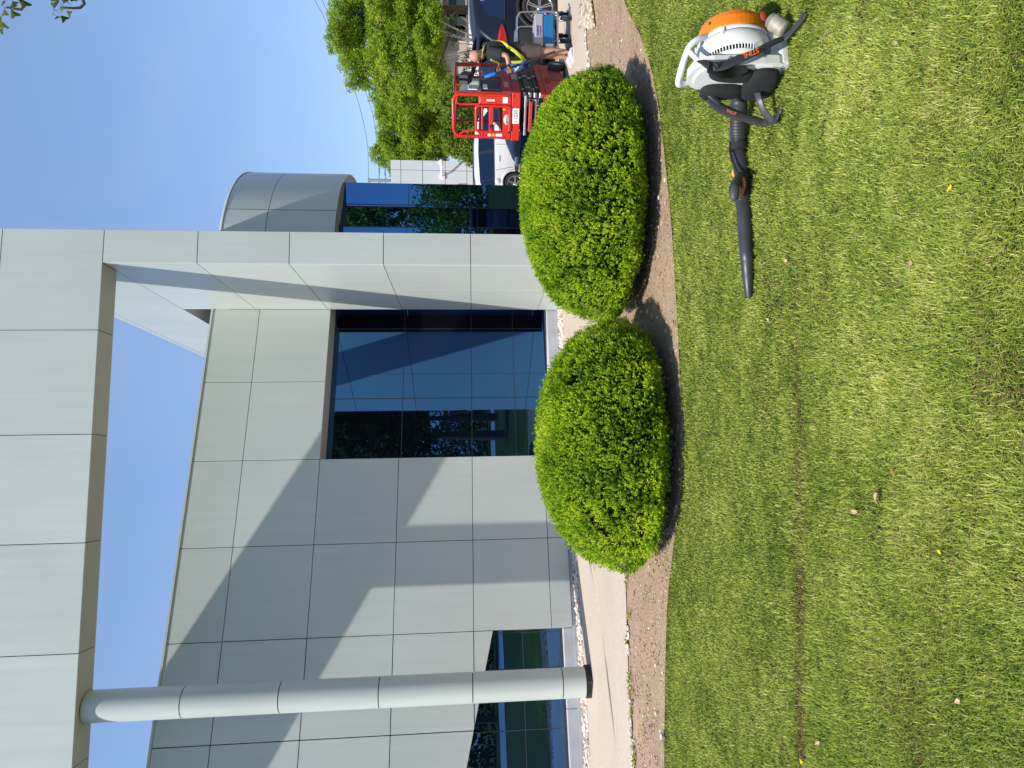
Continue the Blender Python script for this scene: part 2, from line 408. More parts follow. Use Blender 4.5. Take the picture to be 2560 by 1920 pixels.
# ------------------------------------------------------------------ the office building
WA = rad(21.59); W0 = Vector((1.451, 13.736, 0)); WD = Vector((math.cos(WA), math.sin(WA), 0)); WN = Vector((-math.sin(WA), math.cos(WA), 0))
BA = rad(7.38); BD = Vector((math.cos(BA), math.sin(BA), 0)); BN = Vector((-math.sin(BA), math.cos(BA), 0))
PF = W0 - BN * 2.894
Z = Vector((0, 0, 1))
bld = thing("office_building", (1.451, 13.736, 0), 0, "modern pale grey metal-panelled office building with a portal frame, round tower and dark mirrored windows", "building")
prng = random.Random(3)
def panels(mb, o, ex, ey, en, uc, vc, gap=0.010, th=0.03, skip=None):
    """panel cells on the plane o + u ex + v ey, outer face at the plane, en points outwards"""
    uc, vc = sorted(uc), sorted(vc)
    for i in range(len(uc) - 1):
        for k in range(len(vc) - 1):
            if skip and skip(uc[i], uc[i + 1], vc[k], vc[k + 1]): continue
            mb.tint = prng.random()
            mb.hexa(o + ex * (uc[i] + gap / 2) + ey * (vc[k] + gap / 2), ex * (uc[i + 1] - uc[i] - gap), ey * (vc[k + 1] - vc[k] - gap), -en * th)
    mb.tint = .5
def cut_above(poly, f):            # keep the part of a polygon with v above the line f(u)
    out = []
    for i in range(len(poly)):
        a, b = poly[i], poly[(i + 1) % len(poly)]; da, db = a[1] - f(a[0]), b[1] - f(b[0])
        if da >= 0: out.append(a)
        if (da >= 0) != (db >= 0):
            t = da / (da - db); out.append((a[0] + (b[0] - a[0]) * t, a[1] + (b[1] - a[1]) * t))
    return out
SC = [0, -1.475, -2.935, -4.41, -5.88, -7.34, -8.80, -10.27, -11.74, -13.2]
ZC = [0.03, 0.375, 1.655, 2.945, 4.30, 5.60, 6.44]
slant = lambda s: 1.344 + (-5.88 - s) * .2226
mb = MB(); core = MB(); dark = MB()
panels(mb, W0, WD, Z, -WN, [s for s in SC if s >= -5.88], ZC, skip=lambda a, b, c, d: a >= -2.94 and d < 4.31)
lows = [s for s in SC if s <= -5.88]
for i in range(len(lows) - 1):
    for k in range(len(ZC) - 1):
        a, b, c, d = lows[i + 1] + .007, lows[i] - .007, ZC[k] + .007, ZC[k + 1] - .007
        q = cut_above([(a, c), (b, c), (b, d), (a, d)], slant)
        if len(q) >= 3 and max(p[1] for p in q) - min(p[1] for p in q) > .02:
            mb.tint = prng.random(); mb.prism(q, W0, WD, Z, WN * .03)
wall = mb.build("wall_panels", PANEL, bld, True, bevel=0.003)
for o_, th, m_ in ((.03, .012, dark), (.042, .46, core)):
    e = .012 if m_ is dark else .004
    m_.hexa(W0 + WN * o_ - WD * (2.935) + Z * (4.30 + e), WD * 2.935, Z * (2.13 - e), WN * th)
    m_.hexa(W0 + WN * o_ - WD * 5.877 + Z * .04, WD * (2.942 - e), Z * 6.39, WN * th)
    m_.prism(cut_above([(-13.2, .1), (-5.877, .1), (-5.877, 6.43), (-13.2, 6.43)], lambda s: slant(s) + e), W0 + WN * o_, WD, Z, WN * th)
dark.build("wall_joint_backing", JOINT, bld, True)
core.build("wall", SOFFIT, bld, True)
mb = MB(); mb.hexa(W0 - WD * 13.2 + WN * -.012 + Z * 6.44, WD * 13.2, Z * .035, WN * .5)
mb.build("parapet_cap", PANEL, bld, True)
mb = MB(); mb.hexa(W0 + WN * .5 - WD * 13.2 + Z * 6.0, WD * 14.5, Z * .2, WN * 9)
mb.build("roof", JOINT, bld, True)
# footing under wall and glass
mb = MB()
mb.hexa(W0 + WN * .03 - WD * 13.2 + Z * -.5, WD * 16.3, Z * .52, WN * .6)
cc = 1.22
k = 0
while -13.2 + k * cc < 3:
    s0 = -13.2 + k * cc
    if -5.9 < s0 + cc / 2 < -2.9: pass
    mb.hexa(W0 + WN * .034 - WD * (-s0) + Z * .02, WD * (cc - .008), Z * .165, WN * .6)
    k += 1
mb.build("footing", CONC, bld, True, bevel=.006)
# big window, glazing carries on behind the pier
def glazed(name, off, s0, s1, z0, z1, scuts, zcuts, top=None):
    win = MB(); 
    if top: win.prism([(s0, z0), (s1, z0), (s1, top(s1) + .2), (s0, top(s0) + .2)], W0 + WN * off, WD, Z, WN * .02)
    else: win.hexa(W0 + WN * off + WD * s0 + Z * z0, WD * (s1 - s0), Z * (z1 - z0), WN * .02)
    fr = MB()
    for s in scuts:
        zt = min(z1, (top(s) + .2) if top else z1)
        fr.hexa(W0 + WN * (off - .006) + WD * (s - .006) + Z * z0, WD * .012, Z * (zt - z0), WN * .02)
    for z in zcuts: fr.hexa(W0 + WN * (off - .0045) + WD * s0 + Z * (z - .006), WD * (s1 - s0), Z * .012, WN * .018)
    fr.hexa(W0 + WN * (off - .02) + WD * s0 + Z * (z0 - .03), WD * (s1 - s0), Z * .055, WN * .05)
    f = fr.build("window", MULL, bld, True)
    # panes as sub-part, in the same local frame
    me = win.build("glazing", GLASS, bld, True); me.parent = f
    return f
glazed("w", .50, -3.4, 3.3, .19, 4.5, [-3.09, -1.63, -.17, 1.29, 2.75], [.83, 1.655, 2.955])
zj = at_plane(1313, 1800, W0 + WN * .18, WN).z
sj = (at_plane(1350, 1823, W0 + WN * .18, WN) - W0).dot(WD)
glazed("w", .18, -13.2, -5.86, .20, 3.4, [sj, sj - 1.46, sj - 2.92, sj - 4.38, sj + 1.46], [zj], slant)

# portal frame: beam, pier and side beam in one frame
HB, HT = 6.99, 8.52
ZP = [-.12, .36, 1.65, 2.965, 4.35, 5.67, 6.99]
mb = MB(); dark = MB()
panels(mb, PF, BD, Z, -BN, [0, .505], ZP)                                          # pier front
panels(mb, PF, BD, Z, -BN, [.505, -.997, -2.494, -3.998, -5.473, -6.95, -8.43, -9.9, -11.4, -12.9, -14.4], [HB, 8.385, HT])
panels(mb, PF + BN * .02, BN, Z, -BD, [0, 1.44, 2.878], ZP, gap=.009)                    # pier left face
panels(mb, PF + BN * .43, BN, Z, -BD, [0] + [1.02 + 1.48 * i for i in range(9)], [HB, 8.385, HT], gap=.009)
panels(mb, PF + BD * .505, BN, Z, BD, [.03 + 1.46 * i for i in range(9)], ZP[:-1] + [HB, 8.385, HT], gap=.009)
panels(mb, PF + BN * .435 - BD * 14.4, BD, Z, BN, [1.47 * i for i in range(10)][:10] + [14.39], [HB, 8.385, HT])
mb.build("portal_frame", PANEL, bld, True, bevel=.003)
so_ = MB()
panels(so_, PF + BN * .02 + Z * (HB + .005), BD, BN, -Z, [0, -.997, -2.494, -3.998, -5.473, -6.95, -8.43, -9.9, -11.4, -12.9, -14.4], [0, .395])
so_.build("portal_soffit", SOFFIT, bld, True); so_ = MB()
panels(so_, PF + BN * 2.9 + Z * (HB + .005), BD, BN, -Z, [.03, .475], [0, 1.4, 2.9, 4.4, 5.9, 7.4, 8.9, 10.4])
so_.build("portal_soffit", SOFFIT, bld, True)
dark.hexa(PF + BN * .03 - BD * 14.39 + Z * (HB + .035), BD * 14.86, BN * .375, Z * 1.47)
dark.hexa(PF + BD * .03 + BN * .03 - Z * .3, BD * .445, BN * 2.84, Z * (HB + .3))
dark.hexa(PF + BD * .03 + BN * .41 + Z * (HB + .035), BD * .445, BN * 13.0, Z * 1.47)
dark.build("portal_core", JOINT, bld, True)

# round column
col = MB(); CX, CY, CR = -4.418, 10.37, .215
zj = [.03] + [at_y(x, y, CY - CR).z for x, y in ((1409, 1708), (1182, 1717.7), (945, 1730), (693.6, 1744), (447, 1757))] + [HB]
zj = sorted(zj)
for i in range(len(zj) - 1):
    a, b = zj[i] + (.007 if i else 0), zj[i + 1] - .007
    for pr in ([(CR - .012, a), (CR, a)], [(CR, a), (CR, b)], [(CR, b), (CR - .012, b)]): col.lathe(pr, Matrix.Translation((CX, CY, 0)), 48)
col.lathe([(0, .03), (CR - .004, .03)], Matrix.Translation((CX, CY, 0)), 48, smooth=False)
cpart = col.build("column", PANEL, bld, True)
mb = MB(); mb.lathe([(CR - .012, .03), (CR - .012, HB)], Matrix.Translation((CX, CY, 0)), 32)
q = mb.build("column_joint", JOINT, bld, True); q.parent = cpart
mb = MB(); mb.box((CX, CY + .02, -.085), (.33, .33, .23), Matrix.Rotation(rad(-24), 3, 'Z'))
q = mb.build("plinth", mat("black_plinth", (.025, .022, .03), .6), bld, True, bevel=.004); q.parent = cpart
# concrete pad joint round the plinth
mb = MB()

# round tower
TC = Vector((2.0, 16.8, 0)); TR, TG = 2.8, 2.40
tw = MB()
ang = lambda k: rad(-90 + k)
nseg = 12
a_off = math.atan2(*(lambda p: (p.y - TC.y, p.x - TC.x))(at_z(835 + 5, 517, 4.30)))
for k in range(nseg):
    a0 = a_off + k * 2 * math.pi / nseg; a1 = a0 + 2 * math.pi / nseg; ga = .006 / TR
    for z0, z1 in ((4.30, 5.62), (5.62, 6.44)):
        tw.tint = prng.random()
        for pr in ([(TR - .03, z0 + .006), (TR, z0 + .006)], [(TR, z0 + .006), (TR, z1 - .006)], [(TR, z1 - .006), (TR - .03, z1 - .006)]): tw.lathe(pr, Matrix.Translation(TC), 10, a0 + ga, a1 - ga)
tw.tint = .5
tw.lathe([(TR + .01, 6.44), (TR + .01, 6.48), (TR - .25, 6.48)], Matrix.Translation(TC), 96)
fascia = tw.build("tower_fascia", PANEL, bld, True)
mb = MB(); mb.lathe([(TR - .028, 4.31), (TR - .028, 6.45), (0, 6.3)], Matrix.Translation(TC), 96)
q = mb.build("tower_joint", JOINT, bld, True); q.parent = fascia
mb = MB()
for k in range(36):
    a0 = 2 * math.pi * k / 36
    mb.tint = prng.random(); mb.lathe([(TG - .1, 4.318), (TR - .03, 4.306)], Matrix.Translation(TC), 3, a0 + .002, a0 + 2 * math.pi / 36 - .002, smooth=False)
q = mb.build("tower_soffit", SOFFIT, bld, True); q.parent = fascia
# faceted glazing under the tower
def hit(y, r):                      # where the sight line through photo row y first meets the circle
    d = ray(1100, y); d = Vector((d.x, d.y, 0)).normalized(); m_ = -Vector((TC.x, TC.y, 0))
    b_ = d.dot(m_); c_ = m_.length_squared - r * r; dd = b_ * b_ - c_
    t_ = -b_ - math.sqrt(max(0, dd)); p = d * t_; return math.atan2(p.y - TC.y, p.x - TC.x)
aA, aB = hit(519, TG), hit(564, TG)
step = aA - aB
step = max(.28, min(.62, step))
fr = MB(); gl = MB()
for k in range(-12, 14):
    a0, a1 = aA + k * step, aA + (k + 1) * step
    if a0 > aA + 5.9: break
    p0 = TC + Vector((math.cos(a0), math.sin(a0), 0)) * TG; p1 = TC + Vector((math.cos(a1), math.sin(a1), 0)) * TG
    if k < -4 or k > 6: continue
    n_ = (p1 - p0).cross(Z).normalized()
    gl.hexa(p0 - Z * .2, p1 - p0, Z * 4.54, -n_ * .02)
    for z in (1.655, 2.955): fr.hexa(p0 + n_ * .003 + Z * (z - .007), p1 - p0, Z * .014, -n_ * .02)
    fr.tube([p0 - Z * .2, p0 + Z * 4.34], .012, 6)
fr = fr.build("tower_window", MULL, bld, True)
q = gl.build("glazing", GLASS, bld, True); q.parent = fr

# ------------------------------------------------------------------ the white wing beyond
ywing = 43.0
wp0 = at_y(1167, 403, ywing); wp1 = at_y(1167, 560, ywing)
zt = at_y(976, 420, ywing).z
wing = thing("white_building", (wp0.x, ywing, g(9, ywing)), 0, "white panelled building block beyond the round glass tower with a lamp arm on its wall", "building")
mb = MB()
cuts = [at_y(x, 430, ywing).z for x in (1002, 1056.6, 1113, 1167)]
panels(mb, Vector((wp0.x, ywing, 0)), Vector((-1, 0, 0)), Z, Vector((0, -1, 0)), [0, wp0.x - at_y(1100, 426.4, ywing).x, wp0.x - at_y(1100, 490, ywing).x - .4, 6], [-.3, .2] + cuts + [zt], gap=.03)
mb.build("wall", mat("white_panel", (.56, .58, .60), .5, noise=.03, tint=.03), wing, True)
mb = MB(); mb.hexa((wp0.x - .03, ywing + .03, -.4), (-6, 0, 0), (0, 8, 0), (0, 0, zt + .36)); mb.build("wall_backing", JOINT, wing, True)
mb = MB(); a = at_y(1105.5, 441, ywing); b = at_y(1102, 397, ywing - 1.6)
b = Vector((b.x, ywing - .9, b.z))
mb.tube([a + Vector((0, -.02, 0)), a + Vector((0, -.3, .02)), b], .055, 8); mb.box(a, (.34, .16, .3)); 
arm = mb.build("lamp_arm", mat("white_enamel", (.75, .75, .75), .4), wing, True)
mb = MB(); mb.ell(b, (.2, .3, .14)); mb.box(b + Vector((0, 0, .12)), (.12, .12, .16)); q = mb.build("lamp_head", mat("white_lamp", (.78, .78, .78), .35), wing, True); q.parent = arm
mb = MB(); a = at_y(1143, 484, ywing); mb.box(a + Vector((0, -.1, 0)), (.9, .2, .5)); mb.build("meter_box", mat("grey_box", (.3, .3, .29), .6), wing, True, bevel=.02)

# ------------------------------------------------------------------ clipped yew bushes
def unit(v): return v / np.maximum(1e-9, np.linalg.norm(v, axis=-1, keepdims=True))
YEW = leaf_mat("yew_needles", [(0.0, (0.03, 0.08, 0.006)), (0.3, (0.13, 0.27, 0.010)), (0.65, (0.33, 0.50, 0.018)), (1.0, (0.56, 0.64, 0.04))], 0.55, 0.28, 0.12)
YCORE = mat("bush_inside", (0.010, 0.018, 0.005), 1.0, noise=0.5, nscale=25, spec=0.0)  # near-black shell inside the needles: shade in the gaps put into the colour
def bush(name, cx, cy, rx, ry, zt, zw, rz, label, seed, ntip):
    """clipped dome: widest at height zw, rolled under towards the soil"""
    R = np.random.default_rng(seed)
    def surf(u, th, k=1.0):                  # u in 0..1 from the underside to the top
        ph = np.pi * (u ** 0.85)
        rr = np.sin(ph) ** 0.86
        zz = np.where(ph > np.pi / 2, zw + (zt - zw) * np.abs(np.cos(ph)) ** 1.0, zw - (zw - 0.03) * np.abs(np.cos(ph)) ** 0.7)
        n = 0.05 * (vnoise(th * 3.2 + 9, u * 7, seed, 1.0) - .5) + 0.085 * (vnoise(np.cos(th) * 9 + 20, np.sin(th) * 9 + u * 17, seed + 1, 1.0) - .5)
        rr = rr * (1 + n) * k
        x, y = rr * rx * np.cos(th), rr * ry * np.sin(th)
        c, s = math.cos(rz), math.sin(rz)
        zz = zw + (zz - zw) * k * (1 + .5 * n)
        return np.stack([cx + x * c - y * s, cy + x * s + y * c, zz], -1)
    th = R.random(ntip) * 2 * np.pi; u = R.random(ntip) ** 0.8 * .985 + .015
    P = surf(u, th); e = 1e-2
    n = unit(np.cross(surf(u, th + e) - P, surf(np.clip(u + e, 0, 1), th) - P))
    hole = vnoise(P[:, 0] * 5.5 + P[:, 2] * 3.3 + 30, P[:, 1] * 5.5 - P[:, 2] * 4.1 + 30, seed + 4) * .6 + vnoise(P[:, 0] * 12 + 50, P[:, 2] * 12 + P[:, 1] * 8 + 50, seed + 6) * .4
    keep = hole > 0.17
    P, n, hole = P[keep], n[keep], hole[keep]; m = len(P)
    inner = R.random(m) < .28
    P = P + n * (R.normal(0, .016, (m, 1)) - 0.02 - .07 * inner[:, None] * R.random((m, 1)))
    ax = unit(n * .9 + np.array([0, 0, .75]) + R.normal(0, .38, (m, 3)))
    a = unit(np.cross(ax, R.normal(0, 1, (m, 3)))); b = np.cross(ax, a)
    k = 9; L = R.uniform(.016, .032, (m, 1))
    V = []; T = []
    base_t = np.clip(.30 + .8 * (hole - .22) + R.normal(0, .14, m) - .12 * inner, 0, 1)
    for i in range(k):
        t = 2 * np.pi * (i * .381 + R.random((m, 1))); along = (i + .5) / k
        q = P + ax * (L * 1.5 * (along - .35))
        d = unit(ax * (.55 + .6 * along) + a * np.cos(t) + b * np.sin(t))
        w = unit(np.cross(d, ax + .01)) * (.0034 + .001 * R.random((m, 1)))
        l = L * R.uniform(.75, 1.1, (m, 1)) * (1.0 - .35 * along)
        V += [q - w * .5, q + d * l * .55 - w, q + d * l, q + d * l * .55 + w]
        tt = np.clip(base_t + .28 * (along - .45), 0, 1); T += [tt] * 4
    V = np.stack(V, 1).reshape(-1, 3); T = np.stack(T, 1).reshape(-1)
    F = np.arange(len(V)).reshape(-1, 4)
    root = thing(name, (cx, cy, 0), 0, label, "bush", "clipped round bushes in the soil bed")
    V = V - np.array([cx, cy, 0])
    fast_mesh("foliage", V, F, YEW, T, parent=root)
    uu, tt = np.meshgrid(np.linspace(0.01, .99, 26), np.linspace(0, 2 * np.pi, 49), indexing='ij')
    G = surf(uu, tt, .91) - np.array([cx, cy, 0]); mb = MB(); mb.grid([[Vector(q) for q in row] for row in G]); mb.build("shaded_core", YCORE, root)
    return root
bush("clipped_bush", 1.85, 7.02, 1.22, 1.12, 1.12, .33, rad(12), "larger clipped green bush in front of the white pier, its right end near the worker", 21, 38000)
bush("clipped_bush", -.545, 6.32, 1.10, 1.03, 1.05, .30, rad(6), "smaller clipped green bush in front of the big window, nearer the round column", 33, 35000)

# ------------------------------------------------------------------ trees
BARK = mat("bark", (0.10, 0.075, 0.055), 0.95, noise=.45, nscale=9, bump=.6)
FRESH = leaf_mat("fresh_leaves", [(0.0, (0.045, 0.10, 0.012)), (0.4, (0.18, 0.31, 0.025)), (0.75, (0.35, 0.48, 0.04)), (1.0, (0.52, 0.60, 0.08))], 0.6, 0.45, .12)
DARKL = leaf_mat("dark_leaves", [(0.0, (0.012, 0.028, 0.006)), (0.5, (0.035, 0.07, 0.012)), (1.0, (0.09, 0.14, 0.025))], 0.5, 0.3)
HEDGE = leaf_mat("hedge_leaves", [(0.0, (0.035, 0.075, 0.012)), (0.5, (0.14, 0.23, 0.022)), (1.0, (0.32, 0.40, 0.04))], 0.55, 0.3)
def cloud(blobs, n, size, R, droop=.5, shell=.45, spray=7, seed=1):
    """leaf sprays scattered through ellipsoid clumps; returns V, F, tint"""
    vol = np.array([b[3] * b[4] * b[5] for b in blobs]) ** .75; pk = R.choice(len(blobs), n, p=vol / vol.sum())
    B = np.array(blobs)[pk]
    d = unit(R.normal(0, 1, (n, 3))); r = R.random((n, 1)) ** shell
    lump = .82 + .36 * vnoise(d[:, 0] * 2.2 + pk * 3.7 + 30, d[:, 1] * 2.2 + d[:, 2] * 2.6 + 30, seed)[:, None]
    P = B[:, :3] + d * r * B[:, 3:6] * lump
    ax = unit(d * .7 + R.normal(0, .4, (n, 3)) + np.array([0, 0, -droop]))
    side = unit(np.cross(ax, R.normal(0, 1, (n, 3))))
    ct = vnoise(P[:, 0] * 1.3 + 40, P[:, 2] * 1.6 + P[:, 1] + 40, seed + 2)
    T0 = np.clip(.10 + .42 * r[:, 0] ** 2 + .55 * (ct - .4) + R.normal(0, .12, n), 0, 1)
    V = []; T = []
    for i in range(spray):
        al = (i / max(1, spray - 1)) - .4
        q = P + ax * (size * 2.4 * al) + R.normal(0, size * .35, (n, 3))
        dd = unit(ax * .6 + side * (1 if i % 2 else -1) + R.normal(0, .45, (n, 3)))
        w = unit(np.cross(dd, R.normal(0, 1, (n, 3)))) * size * .34
        l = size * R.uniform(.7, 1.3, (n, 1))
        V += [q - w * .35, q + dd * l * .5 - w, q + dd * l, q + dd * l * .5 + w]; T += [np.clip(T0 + R.normal(0, .1, n), 0, 1)] * 4
    V = np.stack(V, 1).reshape(-1, 3); T = np.stack(T, 1).reshape(-1)
    return V, np.arange(len(V)).reshape(-1, 4), T
def tree(name, x, y, h, blobs, n, size, m, label, seed, trunk_r=.22, group=None, droop=.5, spray=7, cat="tree", fork=.25, shell=.45, lift=0.0):
    R = np.random.default_rng(seed); z0 = g(x, y)
    root = thing(name, (x, y, z0), 0, label, cat, group)
    mb = MB(); rr = random.Random(seed)
    top = Vector((rr.uniform(-.3, .3), rr.uniform(-.3, .3), h * .72))
    spine = catmull([(0, 0, -.2), (rr.uniform(-.1, .1), 0, h * fork), (top.x * .5, top.y * .5, h * .5), top], 5)
    mb.tube(spine, [trunk_r * (1 - .85 * i / (len(spine) - 1)) for i in range(len(spine))], 10)
    for b in (blobs if len(blobs) < 30 else blobs[::8]):
        e = Vector(b[:3]); s = spine[min(len(spine) - 2, max(4, int(len(spine) * (.3 + .5 * rr.random()))))]
        s = min(spine[4:], key=lambda q: abs(q.z - min(e.z * .72, h * .6)))
        mid = s.lerp(e, .55) + Vector((0, 0, .12 * (e - s).length * rr.uniform(-.4, 1)))
        br = catmull([s, mid, e + Vector((0, 0, b[5] * .3))], 5); mb.tube(br, [trunk_r * .42 * (1 - .85 * i / (len(br) - 1)) for i in range(len(br))], 6)
        for _ in range(3):
            j = br[rr.randrange(4, len(br))]; q = e + Vector((rr.uniform(-1, 1) * b[3], rr.uniform(-1, 1) * b[4], rr.uniform(-.6, .8) * b[5])) * .8
            mb.tube([j, j.lerp(q, .5) + Vector((0, 0, .1)), q], [trunk_r * .16, trunk_r * .1, trunk_r * .03], 5)
    mb.build("trunk", BARK, root)
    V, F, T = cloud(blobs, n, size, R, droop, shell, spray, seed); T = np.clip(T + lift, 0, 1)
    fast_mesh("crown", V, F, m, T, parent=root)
    return root
def blobs_px(x0, y0, Y, L):        # clumps given by photo direction, radius in metres, and depth offset
    out = []; k = Y / 33.0; rr = random.Random(int(Y))
    for px, py, rx, rz, dy in L:
        p = at_y(px, py, Y + dy); c = (p.x - x0, p.y - y0, p.z - g(x0, y0))
        out.append(c + (rx * k * .68, rx * k * .64, rz * k * .68))
        for _ in range(7):               # smaller hanging clumps round each limb's end
            a, e = rr.uniform(0, 6.28), rr.uniform(-.9, .8)
            out.append((c[0] + math.cos(a) * rx * k * .72, c[1] + math.sin(a) * rx * k * .6, c[2] + e * rz * k * .75, rx * k * rr.uniform(.2, .36), rx * k * rr.uniform(.2, .36), rz * k * rr.uniform(.22, .42)))
    return out
YA = 44.0
xa = at_y(1100, 20, YA).x
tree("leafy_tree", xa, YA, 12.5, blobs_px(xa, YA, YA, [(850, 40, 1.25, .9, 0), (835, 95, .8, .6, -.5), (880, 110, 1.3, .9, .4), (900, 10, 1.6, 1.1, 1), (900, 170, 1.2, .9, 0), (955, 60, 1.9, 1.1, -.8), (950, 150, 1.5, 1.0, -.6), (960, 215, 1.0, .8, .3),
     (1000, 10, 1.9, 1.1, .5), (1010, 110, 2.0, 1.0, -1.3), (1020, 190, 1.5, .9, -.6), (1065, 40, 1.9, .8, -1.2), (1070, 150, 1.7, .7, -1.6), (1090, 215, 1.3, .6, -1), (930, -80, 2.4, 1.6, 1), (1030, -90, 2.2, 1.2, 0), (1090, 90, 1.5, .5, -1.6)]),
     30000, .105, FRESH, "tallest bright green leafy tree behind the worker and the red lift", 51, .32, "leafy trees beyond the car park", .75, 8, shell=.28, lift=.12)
YB = 50.0
xb = at_y(1100, 330, YB).x
tree("leafy_tree", xb, YB, 9.5, blobs_px(xb, YB, YB, [(965, 275, .8, .8, 0), (975, 330, 1.1, .9, -.4), (985, 390, .9, .8, 0), (945, 388, .5, .6, .3), (1020, 260, 1.5, 1.0, .2), (1030, 320, 1.6, 1.0, -1), (1035, 385, 1.2, 1.0, -.4), (1070, 285, 1.5, .8, -.8), (1080, 350, 1.4, .8, -.9), (1000, 425, .7, .6, .4), (1060, 420, 1.2, 1.1, .2), (1100, 300, 1.3, .6, -.5)]),
     20000, .105, FRESH, "shorter leafy tree rising above the white panelled block, left of the tallest tree", 52, .24, "leafy trees beyond the car park", .6, 8, shell=.28, lift=.12)
# evergreen screen behind the lift
for i, (py, tx, Y, lab) in enumerate(((222, 1112, 38.0, "rounded evergreen shrub behind the red lift, rightmost of the hedge row"), (262, 1102, 38.4, "tall evergreen shrub seen through the cage of the red lift"),
                                 (302, 1104, 38.0, "evergreen shrub behind the red lift's left rail"), (341, 1106, 38.5, "evergreen shrub above the roof of the white car"), (377, 1112, 38.2, "evergreen shrub nearest the white panelled block"))):
    p = at_y(tx, py, Y); h = p.z - g(p.x, Y); R = np.random.default_rng(70 + i)
    root = thing("evergreen_shrub", (p.x, Y, g(p.x, Y)), 0, lab, "shrub", "evergreen hedge row behind the lift")
    V, F, T = cloud([(0, 0, h * .42, .72, .65, h * .44), (.2, -.1, h * .7, .5, .46, h * .32), (-.2, .05, h * .25, .75, .65, h * .25), (.05, 0, h * .88, .3, .3, h * .14)], 1900, .11, R, -.5, .4, 7, 70 + i)
    fast_mesh("foliage", V, F, HEDGE, T, parent=root)
    mb = MB(); mb.tube([(0, 0, -.1), (0, 0, h * .5), (.1, 0, h * .8)], [.07, .05, .02], 6); mb.build("stem", BARK, root)
# bare-stemmed shrub beside the stucco house
p = gp(1178, 105); Y = 27.0; p = at_y(1165, 112, Y); R = np.random.default_rng(81)
root = thing("wild_shrub", (p.x, Y, g(p.x, Y)), 0, "thin half bare shrub standing before the pinkish house, above the worker's head", "shrub")
mb = MB(); rr = random.Random(5)
for i in range(26):
    a = rr.uniform(0, 6.28); e = Vector((math.cos(a) * rr.uniform(.1, 1.1), math.sin(a) * .5, rr.uniform(1.6, 3.0)))
    mb.tube(catmull([(e.x * .08, e.y * .08, -.1), (e.x * .4, e.y * .4, e.z * .55), e], 4), [.028 - .0024 * k for k in range(9)], 5)
mb.build("stem", mat("dry_twig", (.22, .17, .12), .9, noise=.4), root)
V, F, T = cloud([(-.6, 0, 1.6, .7, .4, .7), (.5, 0, 2.5, .6, .4, .4), (0, 0, 1.0, .9, .5, .8)], 420, .07, R, .1, .5, 6, 83); fast_mesh("foliage", V, F, DARKL, T, parent=root)

# trees across the lawn and the road, seen mirrored in the glass
def plain_tree(x, y, h, r, seed, label, n=2600, size=.22, m=DARKL):
    rr = random.Random(seed); bl = []
    for i in range(13):
        a = rr.uniform(0, 6.28); k = rr.uniform(.1, .75)
        bl.append((math.cos(a) * r * k, math.sin(a) * r * k, h * rr.uniform(.38, .92), r * rr.uniform(.3, .5), r * rr.uniform(.3, .5), r * rr.uniform(.25, .4)))
    return tree("shade_tree", x, y, h, bl, n, size, m, label, seed, .3, "shade trees mirrored in the glass", .3, 7)
plain_tree(13.5, -4.5, 10.5, 4.2, 91, "spreading shade tree on the lawn, mirrored with gaps of sky in the big window", 6500, .17)
plain_tree(22, -13, 11, 4.8, 92, "shade tree by the roadside, mirrored behind the nearer one in the window", 2400)
plain_tree(9, -33, 11, 5.5, 93, "shade tree across the road, mirrored as a dark top band in the low sloping glass", 2200, .3)
plain_tree(-4, -35, 10, 6, 94, "broad shade tree across the road, mirrored left of the round column", 2200, .3)
plain_tree(29, 16.5, 9, 5.0, 101, "leafy street tree right of the car park, mirrored in the middle of the round glass", 3200, .2, FRESH)
plain_tree(31, 33, 14, 6.2, 102, "leafy street tree far right of the car park, mirrored high in the round glass", 3200, .22, FRESH)
plain_tree(33, 1, 5.6, 4.5, 103, "leafy street tree right of the lawn, mirrored at the left of the round glass", 2600, .22, FRESH)
plain_tree(30, -34, 13, 7, 95, "large shade tree far across the road, mirrored low in the window", 2200, .3)
V, F, T = cloud([(x, -40 + (x * 7 % 3), 1.6, 2.6, 1.4, 2.2) for x in range(-45, 62, 3)] + [(x, -44 + (x * 7 % 3), 4.2, 3, 1.4, 2.6) for x in range(-45, 62, 3)] + [(48, y, 2.2, 1.4, 2.6, 2.6) for y in range(-30, 44, 3)], 9000, .42, np.random.default_rng(97), .2, .4, 6, 98)
tag(fast_mesh("far_hedge", V, F, DARKL, T), kind="stuff")

# near tree whose branch tips hang into the picture's corner
GINK = leaf_mat("fan_leaves", [(0, (.05, .09, .012)), (.5, (.11, .17, .02)), (1, (.24, .27, .03))], .45, .35)
root = thing("fan_leaf_tree", (5.2, 1.2, 0), 0, "tree overhead whose twigs of small fan-shaped leaves hang into the upper right sky", "tree")
gt = MB(); gt.tube(catmull([(5.2, 1.2, -.2), (5.1, 1.2, 2.5), (5.25, 1.4, 5), (5.0, 1.7, 8.5)], 5), [.17 - .0095 * i for i in range(16)], 10)
lv = []; lt = []; lf = []
rr = random.Random(12)
def fan(P, d, nrm, s, t):
    d = d.normalized(); w = d.cross(nrm).normalized(); o = len(lv)
    pts = [P] + [P + d * (s * math.cos(a) * (1 if abs(a) > .12 else .82)) + w * (s * math.sin(a)) + nrm.normalized() * (.1 * s * math.cos(3 * a)) for a in (-.62, -.35, 0, .35, .62)]
    lv.extend([tuple(q) for q in pts]); lt.extend([t] * 6); lf.extend([(o, o + 1, o + 2, o + 3), (o, o + 3, o + 4, o + 5)])
